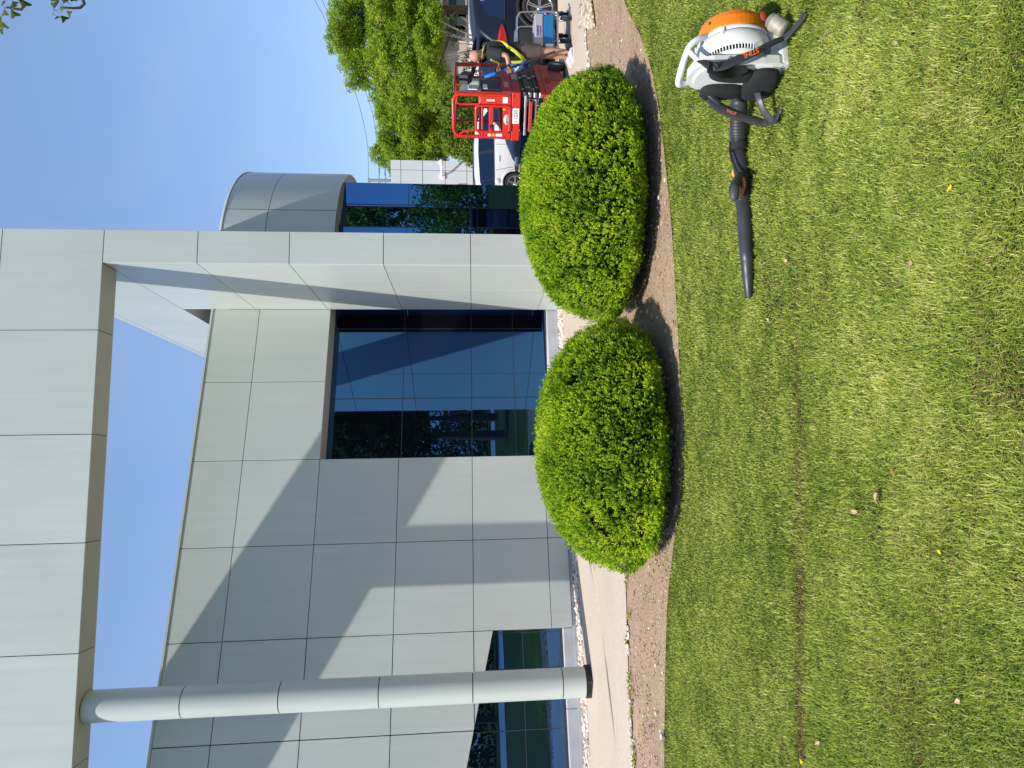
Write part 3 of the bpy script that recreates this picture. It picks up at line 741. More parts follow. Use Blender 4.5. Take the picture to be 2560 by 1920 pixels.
def twig(px, py, qx, qy, Y, leaves, s=.05):
    a, b = at_y(px, py, Y), at_y(qx, qy, Y + .1)
    st = Vector((5.1, 1.6, 6.2)); gt.tube(catmull([st, st.lerp(a, .6) + Vector((0, 0, .25)), a, b], 6), [.03 - .0014 * i for i in range(19)], 5)
    for i, (lx, ly, dx, dy, t) in enumerate(leaves):
        P = at_y(lx, ly, Y + rr.uniform(-.04, .04)); D = at_y(lx + dx, ly + dy, Y) - P
        fan(P, D, Vector((rr.uniform(-.3, .3), -1, rr.uniform(-.3, .3))), s * rr.uniform(.8, 1.15) * 1.0, t)
        gt.tube([P, P - D.normalized() * .05 + Vector((0, 0, .01))], .0012, 4)
twig(2, -60, 14, 20, 4.6, [(12, 24, 3, 26, .8), (27, 24, 14, 18, .5), (30, 2, 8, 12, .35), (55, -2, 9, 13, .2), (3, 52, 7, 18, .75), (8, 70, -6, 10, .2), (14, 5, -12, 5, .1), (20, -8, 10, 8, .4), (-6, 20, -8, 12, .5), (26, 12, 12, 10, .5), (4, 40, -10, 14, .6)])
twig(158, -70, 152, 22, 4.6, [(136, 22, 0, -20, .2), (137, 24, -10, -3, .5), (150, 18, 10, 4, .7), (158, 10, 6, -12, .3), (166, 26, 12, 12, .8), (152, 38, 8, 8, .15), (142, 40, 4, 5, .1), (160, 2, 10, 3, .3), (180, -6, 6, 10, .1), (148, 5, -8, -6, .4), (160, 22, -8, 6, .7)], .044)
gt.build("trunk", BARK, root, True)
I = MW[root.name].inverted()
crown_v = [I @ Vector(q) for q in lv]
R = np.random.default_rng(44)
V2, F2, T2 = cloud([(1.0, 1.2, 8.5, 1.9, 1.8, 1.4), (2.4, .2, 7.2, 1.5, 1.6, 1.2), (.4, -1.4, 7.6, 1.8, 1.4, 1.2), (2.2, 2.0, 7.0, 1.4, 1.3, 1.0)], 900, .06, R, .4, .5, 7, 45)
V = np.concatenate([np.array([tuple(q) for q in crown_v]), V2]); F = np.concatenate([np.array(lf), F2 + len(crown_v)])
fast_mesh("crown", V, F, GINK, np.concatenate([np.array(lt), T2]), parent=root)

# ------------------------------------------------------------------ lawn
GRASS = leaf_mat("grass_blades", [(0.0, (0.16, 0.085, 0.045)), (0.12, (0.24, 0.16, 0.075)), (0.22, (0.050, 0.105, 0.022)), (0.55, (0.215, 0.290, 0.034)), (0.85, (0.41, 0.46, 0.075)), (1.0, (0.60, 0.58, 0.20))], 0.7, 0.2, 0.12)
le = [(p.x, p.y) for p in lawn_edge]; LEX = np.array([p[0] for p in le]); LEY = np.array([p[1] for p in le])
def lawn_patch(y0, y1, dens, hl, wd, seed, jit):
    R = np.random.default_rng(seed)
    x0, x1 = -.62 * y1 - .4, .62 * y1 + .9
    n = int((x1 - x0) * (y1 - y0) * dens); X = R.uniform(x0, x1, n); Y = R.uniform(y0, y1, n)
    edge = np.interp(X, LEX, LEY) + .05 * (vnoise(X * 9 + 40, Y * 0 + 3, 8) - .5)
    k = (np.abs(X) < .60 * Y + .75) & (Y < edge)
    X, Y, edge = X[k], Y[k], edge[k]
    # worn line where thatch shows, and thin bits
    aL, bL = gp(1990, 760), gp(2000, 1920); t = (X - bL.x) / (aL.x - bL.x); line = bL.y + (aL.y - bL.y) * t + .05 * (vnoise(X * 4 + 9, X * 0, 4) - .5)
    dl = np.abs(Y - line); fade = 1 / (1 + np.exp((t - .95) * 12))
    thatch = np.exp(-(dl / .05) ** 2) * fade * (.35 + .9 * vnoise(X * 7 + 20, Y * 7 + 20, 6))
    pat = vnoise(X * 2.2 + 40, Y * 3.2 + 40, 9); pat2 = vnoise(X * 9 + 60, Y * 11 + 60, 10); pat3 = vnoise(X * .8 + 10, Y * 1.1 + 10, 14)
    thin = np.clip((vnoise(X * 5 + 70, Y * 6 + 70, 12) - .70) * 3.2, 0, 1) * (Y < 4.2)
    m = len(X)
    keep = R.random(m) > .45 * np.clip(thatch, 0, 1) + .25 * thin
    X, Y, thatch, pat, pat2, pat3, thin, edge = [q[keep] for q in (X, Y, thatch, pat, pat2, pat3, thin, edge)]; m = len(X)
    dead = (R.random(m) < .065 + .10 * (vnoise(X * 6 + 33, Y * 7 + 33, 19) > .74) + .75 * np.clip(thatch, 0, 1) + .35 * thin)
    ln = R.uniform(.6, 1.25, m) * hl * (.75 + .6 * pat2) * np.where(dead, .8, 1)
    dirn = .5 + vnoise(X * 2.1 + 5, Y * 2.1 + 5, 15) * 3.5 + R.normal(0, np.where(Y < 3.4, 1.3, 2.6), m)
    lean = np.clip(R.normal(.85, .38, m) + .25 * (pat3 - .5), .1, 1.5) + np.where(dead, .35, 0)
    dx, dy = np.cos(dirn) * np.sin(lean), np.sin(dirn) * np.sin(lean); dz = np.maximum(.12, np.cos(lean))
    z = -.022 + R.uniform(0, .012, m)
    b = np.stack([X, Y, z], -1); d = np.stack([dx, dy, dz], -1) * ln[:, None]
    sd = np.stack([-np.sin(dirn), np.cos(dirn), np.zeros(m)], -1) * (wd * R.uniform(.6, 1.3, m))[:, None]
    mid = b + d * .55 + np.array([0, 0, 1]) * (ln * .10)[:, None]; tip = b + d - np.array([0, 0, 1]) * (ln * .12 * lean)[:, None]
    tip[:, 2] = np.maximum(tip[:, 2], -.016)
    T = np.clip(.60 + .20 * (pat - .5) + .24 * (pat2 - .5) + .12 * (pat3 - .5) + R.normal(0, .20, m), .23, 1.0)
    T = np.where(dead, R.uniform(0, .16, m), T)
    V = np.stack([b - sd, b + sd, mid + sd * .85, mid - sd * .85, mid - sd * .85, mid + sd * .85, tip + sd * .15, tip - sd * .15], 1).reshape(-1, 3)
    return V, np.repeat(T, 8)
VV, TT = [], []
for a in ((1.75, 2.7, 40000, .035, .0014, 1, 0), (2.7, 3.6, 33000, .029, .0016, 2, 0), (3.6, 4.7, 26000, .023, .0018, 3, 0), (4.7, 6.6, 20000, .020, .0020, 4, 0), (6.6, 8.6, 10000, .026, .0028, 5, 0)):
    V, T = lawn_patch(*a); VV.append(V); TT.append(T)
V = np.concatenate(VV); T = np.concatenate(TT)
tag(fast_mesh("grass", V, np.arange(len(V)).reshape(-1, 4), GRASS, T), kind="stuff")

# ------------------------------------------------------------------ stones, gravel, weeds, litter
def rocks(name, P, S_, m, seed):
    R = np.random.default_rng(seed); n = len(P)
    ph = np.array([[-1, 0, 0], [1, 0, 0], [0, -1, 0], [0, 1, 0], [0, 0, -1], [0, 0, 1]], float)
    ico = [(0, 2, 5), (2, 1, 5), (1, 3, 5), (3, 0, 5), (2, 0, 4), (1, 2, 4), (3, 1, 4), (0, 3, 4)]
    # octahedron subdivided once for a rounded stone
    vs = [tuple(v) for v in ph]; fs = []; cache = {}
    def midp(a, b):
        k = (min(a, b), max(a, b))
        if k not in cache:
            q = np.array(vs[a]) + np.array(vs[b]); vs.append(tuple(q / np.linalg.norm(q))); cache[k] = len(vs) - 1
        return cache[k]
    for a, b, c in ico:
        x, y, z = midp(a, b), midp(b, c), midp(c, a); fs += [(a, x, z), (x, b, y), (z, y, c), (x, y, z)]
    B = np.array(vs); nb = len(B)
    jit = 1 + R.normal(0, .13, (n, nb, 1)); sc = np.stack([R.uniform(.7, 1.3, n), R.uniform(.7, 1.3, n), R.uniform(.4, .8, n)], -1) * S_[:, None]
    an = R.uniform(0, 6.28, n); q = B[None] * jit * sc[:, None, :]
    x = q[..., 0] * np.cos(an)[:, None] - q[..., 1] * np.sin(an)[:, None]; y = q[..., 0] * np.sin(an)[:, None] + q[..., 1] * np.cos(an)[:, None]
    V = np.stack([x, y, q[..., 2]], -1) + P[:, None, :]
    F = (np.array(fs)[None] + (np.arange(n) * nb)[:, None, None]).reshape(-1, 3)
    return fast_mesh(name, V.reshape(-1, 3), F, m, np.repeat(R.random(n), nb))
def ramp_mat(name, stops, rough=.85):
    m, t, b = new_mat(name); at = t.nodes.new("ShaderNodeAttribute"); at.attribute_name = "tint"
    r = t.nodes.new("ShaderNodeValToRGB"); e = r.color_ramp.elements
    while len(e) < len(stops): e.new(.5)
    for i, (p, c) in enumerate(stops): e[i].position = p; e[i].color = tuple(c) + (1,)
    t.links.new(at.outputs["Fac"], r.inputs[0]); t.links.new(r.outputs[0], b.inputs["Base Color"]); b.inputs["Roughness"].default_value = rough
    return m
STONE = ramp_mat("river_gravel", [(0, (.20, .13, .09)), (.25, (.42, .32, .25)), (.6, (.56, .49, .42)), (1, (.74, .71, .66))])
CLOD = ramp_mat("soil_crumbs", [(0, (.20, .13, .085)), (.6, (.34, .235, .165)), (.95, (.42, .32, .24)), (1, (.60, .54, .46))])
R = np.random.default_rng(61)
n = 6200; s = R.uniform(-13, 0.1, n); o_ = R.uniform(.0, .36, n) * (.8 + .35 * vnoise(s * 3 + 50, s * 0, 2))
P = np.array([W0]) + np.array(WD)[None] * s[:, None] - np.array(WN)[None] * (o_[:, None] - .02)
P[:, 2] = -.075 + R.uniform(0, .045, n) * (1 - o_ / .5)
tag(rocks("wall_gravel", P, R.uniform(.018, .04, n), STONE, 62), kind="stuff")
# stones along the front of the path
pfx = resample([(p.x, p.y) for p in path_front], 400); n = 2600
i = R.integers(0, 399, n); Q = np.array([tuple(p) for p in pfx])
pos = Q[i] + (Q[np.minimum(i + 1, 399)] - Q[i]) * R.random((n, 1)); pos[:, 1] -= np.abs(R.normal(0, .06, n)) - .02
k = (vnoise(pos[:, 0] * 4 + 60, pos[:, 1] * 4, 7) > .32); pos = pos[k]
pos[:, 2] = [g(a, b) + .012 for a, b in pos[:, :2]]
tag(rocks("edging_gravel", pos, R.uniform(.010, .032, len(pos)), STONE, 63), kind="stuff")
# pale stone patch at the far end of the bed
n = 1500; a, b = gp(1452, -30), gp(1490, 66); c = gp(1458, 60)
pos = np.array([tuple(gp(1453 + 38 * u_ * (.6 + .4 * v_), -40 + 108 * v_)) for u_, v_ in R.random((n, 2))]); pos[:, 2] += .02 + R.random(n) * .02
tag(rocks("stone_patch", pos, R.uniform(.012, .035, n), ramp_mat("pale_stone", [(0, (.2, .15, .1)), (.5, (.42, .34, .24)), (1, (.62, .55, .42))]), 64), kind="stuff")
# crumbs of soil
n = 16000; pf = np.array([(p.x, p.y) for p in resample([(q.x, q.y) for q in path_front], 200)]); lE = np.array([(p.x, p.y) for p in resample(le, 200)])
X = R.uniform(-5.5, 6.5, n); ya = np.interp(X, LEX, LEY); yb = np.interp(X, pf[:, 0], pf[:, 1]); Yq = ya + (yb - ya) * R.random(n) ** 1.1
pos = np.stack([X, Yq, [g(a, b) - .002 for a, b in zip(X, Yq)]], -1)
tag(rocks("soil_crumbs", pos, .003 + .014 * R.random(n) ** 4, CLOD, 65), kind="stuff")
# weeds along the path and in the bed
V = []; T = []
for (px, py, nn, s_) in [(1577, 1700, 60, .05), (1584, 1720, 40, .04), (1613, 1826, 14, .06), (1612, 1850, 12, .05), (1640, 1560, 10, .04), (1668, 1390, 12, .05), (1572, 1600, 40, .03), (1590, 1890, 60, .04), (1583, 1780, 30, .03), (1545, 700, 16, .05), (1570, 1460, 30, .04), (1625, 1740, 10, .03), (1660, 820, 10, .04), (1577, 1540, 24, .03)]:
    c = gp(px, py)
    for _ in range(nn):
        p = c + Vector((R.normal(0, s_ * 1.4), R.normal(0, s_ * .5), .015)); a = R.uniform(0, 6.28); d = Vector((math.cos(a), math.sin(a), R.uniform(.2, 1.1))) * R.uniform(.02, .05); w_ = Vector((-math.sin(a), math.cos(a), 0)) * .006
        V += [p, p + d * .5 - w_, p + d, p + d * .5 + w_]; T += [R.uniform(.3, .9)] * 4
tag(fast_mesh("weeds", np.array([tuple(q) for q in V]), np.arange(len(V)).reshape(-1, 4), GRASS, T), kind="stuff")
# single stones near the lawn edge
for px, py, s_, lab in [(1661, 1840, .035, "largest pale stone on the soil by the lawn edge, far left"), (1646, 1783, .026, "pale flat stone on the soil between two stones at the lawn edge"), (1645, 1662, .024, "small pale stone on the soil by the lawn edge, in front of the column"), (1629, 1818, .02, "brown stone in the middle of the soil bed"), (1686, 1078, .02, "small white stone under the front of the smaller bush"), (1653, 494, .02, "small white stone under the front of the larger bush")]:
    c = gp(px, py); mb = MB(); rr = random.Random(px); mb.ell((0, 0, 0), (s_, s_ * .7, s_ * .5), seg=10, rings=7); mb.v = [tuple(q * (1 + rr.uniform(-.12, .12)) for q in v) for v in mb.v]
    o = mb.build("stone", mat("pale_stone_%d" % px, (.5, .43, .36) if s_ > .021 or "white" in lab else (.25, .17, .12), .8, noise=.2)); o.location = c + Vector((0, 0, s_ * .3 + .016)); tag(o, lab, "stone", "stones on the soil bed")
# fallen leaves on the lawn
DRY = [mat("dry_leaf", (.52, .34, .20), .7, noise=.2), mat("rust_leaf", (.38, .13, .03), .7, noise=.25), mat("yellow_petal", (.85, .62, .02), .6)]
leaves = [(2204, 1245, .028, 0, "large tan curled dry leaf on the lawn"), (2145, 1280, .018, 0, "narrow tan leaf beside the large curled dry leaf"), (2286, 662, .021, 0, "tan leaf on the lawn level with the nozzle of the blower"), (2405, 1752, .016, 0, "triangular pale leaf in the near lawn"), (2052, 1858, .016, 0, "small tan leaf in the worn line of the lawn"),
          (2012, 1902, .020, 2, "bright yellow petal on the lawn at the far left"), (1733, 1535, .016, 1, "orange-brown leaf on the lawn near the soil edge"), (1703, 1698, .014, 1, "small rust leaf on the lawn below the column"), (1838, 920, .020, 1, "reddish leaf on the lawn left of the nozzle"), (1927, 800, .018, 0, "small tan leaf below the nozzle tip"), (1830, 858, .014, 0, "tiny tan leaf above the worn line"), (2025, 1788, .012, 1, "small rust leaf in the worn line of the lawn"), (2250, 108, .013, 0, "tan leaf on the lawn right of the blower"),
          (2240, 1180, .012, 1, "dark rust leaf just above the large curled dry leaf"), (1972, 652, .014, 0, "pale leaf under the tip of the nozzle"), (2360, 1380, .014, 2, "tiny yellow flower in the near lawn"), (2385, 470, .012, 2, "tiny yellow flower low on the right of the lawn")]
for i, (px, py, s_, mi, lab) in enumerate(leaves):
    c = gp(px, py); rr = random.Random(i); mb = MB(); P = []
    for a in range(7):
        t = a / 6; wdt = s_ * .55 * math.sin(math.pi * min(1, t * 1.05 + .02)) ** .8
        P.append([Vector(((t - .5) * 2 * s_, k * wdt, s_ * (.35 * k * k + .25 * math.sin(t * 4 + i)))) for k in (-1, -.4, .4, 1)])
    mb.grid(P); o = mb.build("fallen_leaf", DRY[mi]); o.location = c + Vector((0, 0, .014)); o.rotation_euler = (rr.uniform(-.3, .3), rr.uniform(-.3, .3), rr.uniform(0, 6.28))
    sm = o.modifiers.new("solid", 'SOLIDIFY'); sm.thickness = .0008
    tag(o, lab, "flower" if "flower" in lab else "leaf", "leaves and petals lying on the lawn")

# ------------------------------------------------------------------ utility pole and wires
POLEM = mat("weathered_pole", (.30, .27, .24), .9, noise=.2)
WIRE = mat("wire", (.05, .05, .055), .6)
yp = 62.0
pt = at_y(921, 450.5, yp); pole = thing("utility_pole", (pt.x, yp, g(pt.x, yp)), 0, "distant wooden utility pole with overhead wires, standing over the white block", "pole")
mb = MB(); mb.tube([(pt.x, yp, -.5), (pt.x, yp, pt.z)], [.16, .12], 10); mb.build("post", POLEM, pole, True)
mb = MB()
for xx, dx in ((948, 0), (962, 0)):
    q = at_y(xx, 450, yp); mb.tube([q + Vector((-1.5, 0, .15 if xx == 948 else -.1)), q + Vector((1.2, 0, -.05))], .05, 6)
mb.tube([pt + Vector((-.15, 0, 0)), pt + Vector((.15, 0, 0))], .09, 6)
mb.build("crossarm", POLEM, pole, True)
q = at_y(964, 480, yp); mb = MB(); mb.box(q, (1.0, .7, .75)); mb.build("transformer", mat("grey_transformer", (.2, .21, .22), .6), pole, True, bevel=.05)
mb = MB()
def wire(L, ys): mb.tube(catmull([at_y(x, y, Y) for (x, y), Y in zip(L, ys)], 5), .018, 5)
wire([(921, 450), (918.7, 362), (902, 278), (881, 210), (860, 165), (813, 50), (786.6, 0), (740, -90)], [62, 60, 58, 56.5, 55, 52, 51, 49])
wire([(948, 440), (936, 309), (912.5, 225.5), (880, 150), (823, 37), (805, 0), (770, -80)], [62, 60, 58, 56, 53, 52, 50])
wire([(962, 440), (950, 330), (930, 250), (900, 180), (845, 60), (815, -20)], [62, 60, 58, 56.5, 54, 52])
wire([(921, 452), (940, 480), (962, 515)], [62, 61, 60]); wire([(948, 452), (958, 468), (970, 490)], [62, 61.5, 61])
mb.build("wires", WIRE, pole, True)

# ------------------------------------------------------------------ the low houses beyond
STUC = mat("pinkish_stucco", (.56, .45, .39), .9, noise=.08, nscale=3, bump=.2)
yh = 52.0
a = at_y(1150, 8, yh); b = at_y(1150, 128, yh); hz = at_y(1107, 40, yh).z
hs = thing("house", (b.x, yh, g(b.x, yh)), 0, "pinkish stucco house half hidden behind tree trunks at the far right", "house")
mb = MB(); mb.hexa((b.x, yh, -.4), (a.x - b.x + 6, 0, 0), (0, 8, 0), (0, 0, hz + .4)); mb.build("wall", STUC, hs, True)
mb = MB(); mb.prism([(-.6, 0), (8.6, 0), (4, 1.7)], (b.x - .5, yh, hz + .003), (0, 1, 0), (0, 0, 1), (a.x - b.x + 7, 0, 0)); mb.build("roof", mat("grey_shingles", (.12, .11, .105), .9, noise=.25, nscale=20), hs, True)
PANE = mat("dull_pane", (.05, .06, .07), .35)
for px, w_ in ((84, 1.1), (50, 1.5), (20, 1.3)):
    c = at_y(1142, px, yh); mb = MB(); mb.box((c.x, yh - .02, c.z), (w_ + .2, .1, 1.4)); f_ = mb.build("window", mat("pale_trim", (.6, .55, .5), .7), hs, True)
    mb = MB(); mb.box((c.x, yh - .06, c.z), (w_, .06, 1.2)); q = mb.build("pane", PANE, hs, True); q.parent = f_
mb = MB(); c = at_y(1166, 66, yh); mb.box((c.x, yh - .03, .95), (1.0, .1, 2.1)); mb.build("door", mat("brown_door", (.14, .08, .05), .6), hs, True)
# tan fence panel with house numbers
yt = 46.0
a = at_y(1168, 414, yt); b = at_y(1168, 352, yt); zt = at_y(1166.5, 380, yt).z; zt2 = zt + .25
TAN = mat("tan_boards", (.60, .45, .31), .8, noise=.1, nscale=6)
fe = thing("boundary_wall", (a.x, yt, g(a.x, yt)), 0, "tan board wall with dark street numbers between the white block and the hedge", "wall")
mb = MB(); n = 14
for i in range(n):
    x0 = a.x - 2 + (b.x - a.x + 3.5) * i / n; mb.tint = prng.random(); mb.hexa((x0, yt, -.5), ((b.x - a.x + 3.5) / n - .02, 0, 0), (0, .12, 0), (0, 0, zt2 + .5))
mb.build("boards", TAN, fe, True)
c = at_y(1172.5, 374, yt); lettering("225", .62, mat("brown_number", (.07, .04, .03), .7), (c.x, yt - .015, c.z), (1, 0, 0), (0, 0, 1), fe, True, "street_number")

# ------------------------------------------------------------------ cars
TYRE = mat("tyre_rubber", (.022, .022, .023), .8, noise=.15)
RIM = mat("alloy_rim", (.50, .50, .52), .3, .85)
CGLASS = glass_mat("car_glass", (.03, .05, .085), (.5, .6, .75))
PLAST = mat("black_plastic", (.018, .018, .02), .55)
CHROME = mat("chrome", (.75, .76, .78), .15, 1.0)
REDL = mat("red_tail_light", (.45, .01, .012), .2, coat=.8)
HEADL = mat("headlight", (.72, .75, .8), .12, coat=1.0)
def lerp_prof(P, x):
    for (x0, z0), (x1, z1) in zip(P, P[1:]):
        if x <= x1: 
            t = (x - x0) / (x1 - x0); t = max(0, min(1, t)); return z0 + (z1 - z0) * t
    return P[-1][1]
def car(name, loc, rz, paint, label, top, length, wb, R, hw=.92, belt=1.02, zsill=.28, glass=(), wind=None, rearw=None, spokes=5, rails=True, roofm=None, cat="car", group=None, archm=None):
    """x = front, built from a top profile 'top' [(x, z)], wheels at +-wb/2"""
    root = thing(name, loc, rz, label, cat, group)
    xr, xf = top[0][0], top[-1][0]
    roof = max(z for _, z in top); ax = (-wb / 2, wb / 2)
    def zt(x):
        s = 0
        for k in (-.07, -.035, 0, .035, .07): s += lerp_prof(top, x + k)
        return s / 5
    def W(x):
        e = min(x - xr, xf - x); t = max(0, min(1, e / .55)); return hw * (.80 + .20 * math.sin(t * math.pi / 2))
    def w(x, z):
        f_ = .93 + .07 * sst(zsill, .62, z)
        if z > belt: f_ = 1 - .02 - .23 * ((z - belt) / max(.2, roof - belt)) ** 1.15
        elif z > .62: f_ = 1 - .02 * (z - .62) / (belt - .62)
        return W(x) * f_
    def zb(x):
        z = zsill + (.06 if min(x - xr, xf - x) < .5 else 0)
        for a in ax:
            d = abs(x - a); Ra = R + .075
            if d < Ra: z = max(z, R + math.sqrt(Ra * Ra - d * d) * .98)
        return z
    xs_ = sorted(set([xr + (xf - xr) * i / 70 for i in range(71)] + [a + s * (R + .075) * math.cos(t) for a in ax for s in (1,) for t in [math.pi * k / 16 for k in range(17)]]))
    mb = MB(); P = []
    for x in xs_:
        b_, t_ = zb(x), zt(x); rr_ = min(.10, (t_ - b_) * .4); row = []
        side = [b_ + (t_ - rr_ - b_) * k / 9 for k in range(10)]
        wt = w(x, t_ - rr_)
        for z in side: row.append((x, -w(x, z), z))
        for k in (1, 2, 3): 
            an = math.pi / 2 * k / 3; row.append((x, -(wt - rr_ * .9 * (1 - math.cos(an))), t_ - rr_ + rr_ * math.sin(an)))
        wi = wt - rr_ * .9
        for k in range(1, 6): 
            y = -wi + 2 * wi * k / 6; row.append((x, y, t_ + .035 * (1 - (y / wi) ** 2)))
        row += [(p[0], -p[1], p[2]) for p in row[:13][::-1]]
        P.append(row)
    mb.grid(P, True, True)
    n = len(P[0]); mb.add(P[0], [tuple(range(n))], False); mb.add(P[-1], [tuple(range(n))[::-1]], False)
    body = mb.build("body", paint, root)
    # dark underside and arches
    mb = MB(); mb.box((0, 0, zsill + .12), (xf - xr - .5, hw * 1.72, .3))
    for a in ax: mb.lathe([(.02, -hw * .93), (R + .07, -hw * .93), (R + .07, hw * .93), (.02, hw * .93)], Matrix.Translation((a, 0, R)) @ Matrix.Rotation(math.pi / 2, 4, 'X'), 28)
    mb.build("underbody", PLAST, root)
    mb = MB()
    for a in ax:
        for s in (-1, 1):
            pts = [(a + (R + .085) * math.cos(t), s * (w(a + (R + .085) * math.cos(t), R + (R + .085) * math.sin(t)) + .004), R + (R + .085) * math.sin(t) * .98) for t in [math.pi * (k / 14) for k in range(15)]]
            mb.tube(pts, .034, 6, flat=.45, up=(0, s, 0))
    pieces(mb, "arch_trim", archm or PLAST, root)
    # cladding along the sill
    mb = MB()
    for s in (-1, 1): mb.hexa((ax[0] + R + .1, s * (hw * .94) - .02, zsill - .05), (wb - 2 * R - .2, 0, 0), (0, .045, 0), (0, 0, .14))
    pieces(mb, "sill", PLAST, root, bevel=.015)
    if glass:                           # dark band behind the panes: pillars between the windows
        for s in (-1, 1):
            mb = MB(); G = []
            for k in range(len(glass)):
                (x0, z0), (x1, z1), (x2, z2), (x3, z3) = glass[k]
                cols = [((x0, z0), (x3, z3)), ((x1, z1), (x2, z2))]
                for (xa_, za_), (xb_, zb_) in cols:
                    G.append([(xa_ + (xb_ - xa_) * v / 5, s * (w(xa_ + (xb_ - xa_) * v / 5, za_ + (zb_ - za_) * v / 5) + .003), za_ + (zb_ - za_) * v / 5) for v in range(6)])
            mb.grid(G, True, s > 0); mb.build("pillar", PLAST, root)
    for gq in glass:                    # side windows: corner points in (x, z)
        for s in (-1, 1):
            mb = MB(); (x0, z0), (x1, z1), (x2, z2), (x3, z3) = gq; G = []
            for i in range(9):
                u = i / 8; row = []
                for k in range(6):
                    v = k / 5; x = (x0 * (1 - u) + x1 * u) * (1 - v) + (x3 * (1 - u) + x2 * u) * v; z = (z0 * (1 - u) + z1 * u) * (1 - v) + (z3 * (1 - u) + z2 * u) * v
                    row.append((x, s * (w(x, z) + .006), z))
                G.append(row)
            mb.grid(G, True, s > 0); mb.build("side_window", CGLASS, root)
    if glass:
        bl_ = [gq[0][1] for gq in glass]; mb = MB()
        for s in (-1, 1): mb.tube([(x, s * (w(x, z - .02) + .006), z - .02) for x, z in ((glass[0][0][0], glass[0][0][1]), (glass[-1][1][0], glass[-1][1][1]))], .012, 6)
        pieces(mb, "window_trim", PLAST, root)
    for nm, q in (("windscreen", wind), ("rear_window", rearw)):
        if not q: continue
        mb = MB(); G = []
        for i in range(9):
            x = q[0] + (q[1] - q[0]) * i / 8; z = zt(x); wi = (w(x, z - .08)) * .90
            sl_ = (zt(x + .02) - zt(x - .02)) / .04; nx, nz = -sl_ / math.hypot(sl_, 1), 1 / math.hypot(sl_, 1)
            G.append([(x + nx * .012, -wi + 2 * wi * k / 8, z + .035 * (1 - (2 * k / 8 - 1) ** 2) + nz * .012) for k in range(9)])
        mb.grid(G, True, True); mb.build(nm, CGLASS, root)
    # wheels
    for a in ax:
        for s in (-1, 1):
            T = Matrix.Translation((a, s * (hw - .13), R)) @ Matrix.Rotation(-s * math.pi / 2, 4, 'X')
            mb = MB(); mb.lathe([(R * .70, -.10), (R * .93, -.10), (R, -.06), (R, .07), (R * .94, .105), (R * .72, .105), (R * .70, .08)], T, 40)
            ty = mb.build("wheel", TYRE, root)
            mb = MB(); mb.lathe([(R * .71, .10), (R * .67, .095), (R * .65, .03)], T, 40); mb.lathe([(.001, .085), (R * .13, .085), (R * .15, .06)], T, 16)
            for k in range(spokes):
                an = 2 * math.pi * k / spokes
                for d in (-.10, .10):
                    v0 = Vector((R * .11 * math.cos(an + d * 3), R * .11 * math.sin(an + d * 3), .07)); v1 = Vector((R * .67 * math.cos(an + d), R * .67 * math.sin(an + d), .09))
                    mb.tube([T @ v0, T @ v0.lerp(v1, .5), T @ v1], R * .035, 6)
            q = mb.build("rim", RIM, root); q.parent = ty
            mb = MB(); mb.lathe([(.001, .02), (R * .66, .02)], T, 24); q = mb.build("brake", PLAST, root); q.parent = ty
    if rails:
        mb = MB()
        x0, x1 = [x for x, z in top if z > roof - .09][0], [x for x, z in top if z > roof - .09][-1]
        for s in (-1, 1):
            pts = [(x0 + (x1 - x0) * k / 10, s * (w(x0 + (x1 - x0) * k / 10, roof - .1) * .92), zt(x0 + (x1 - x0) * k / 10) + .045 * math.sin(math.pi * k / 10) ** .4) for k in range(11)]
            mb.tube(pts, .022, 6)
        pieces(mb, "roof_rail", roofm or CHROME, root)
    # door handles, mirrors
    for s in (-1, 1):
        for hx in (-.55, .45):
            mb = MB(); mb.box((hx, s * (w(hx, belt - .12) + .012), belt - .12), (.2, .03, .035)); mb.build("door_handle", paint, root, bevel=.008)
        mx_ = wb / 2 - .72
        mb = MB(); mb.ell((mx_, s * (w(mx_, belt + .05) + .12), belt + .07), (.07, .12, .085), seg=10, rings=6); mb.build("mirror", paint, root)
    # lines between doors
    mb = MB()
    for s in (-1, 1):
        for dx, lean in ((-.98 + (R - .3), .12), (-.05, .0), (.98, -.1)):
            mb.tube([(dx + lean * (1 - t) - .0, s * (w(dx, z) + .0015), z) for z, t in [(zsill + .16 + (belt - zsill - .18) * k / 8, k / 8) for k in range(9)]], .006, 5)
    pieces(mb, "door_gap", PLAST, root)
    return root, w, zt

WPAINT = mat("white_car_paint", (.78, .78, .78), .25, noise=.01, coat=.6)
NPAINT = mat("navy_car_paint", (.0075, .010, .024), .4, noise=.02, spec=.28, coat=.06)
KPAINT = mat("black_car_paint", (.012, .013, .017), .4, noise=.02, spec=.25, coat=.05)

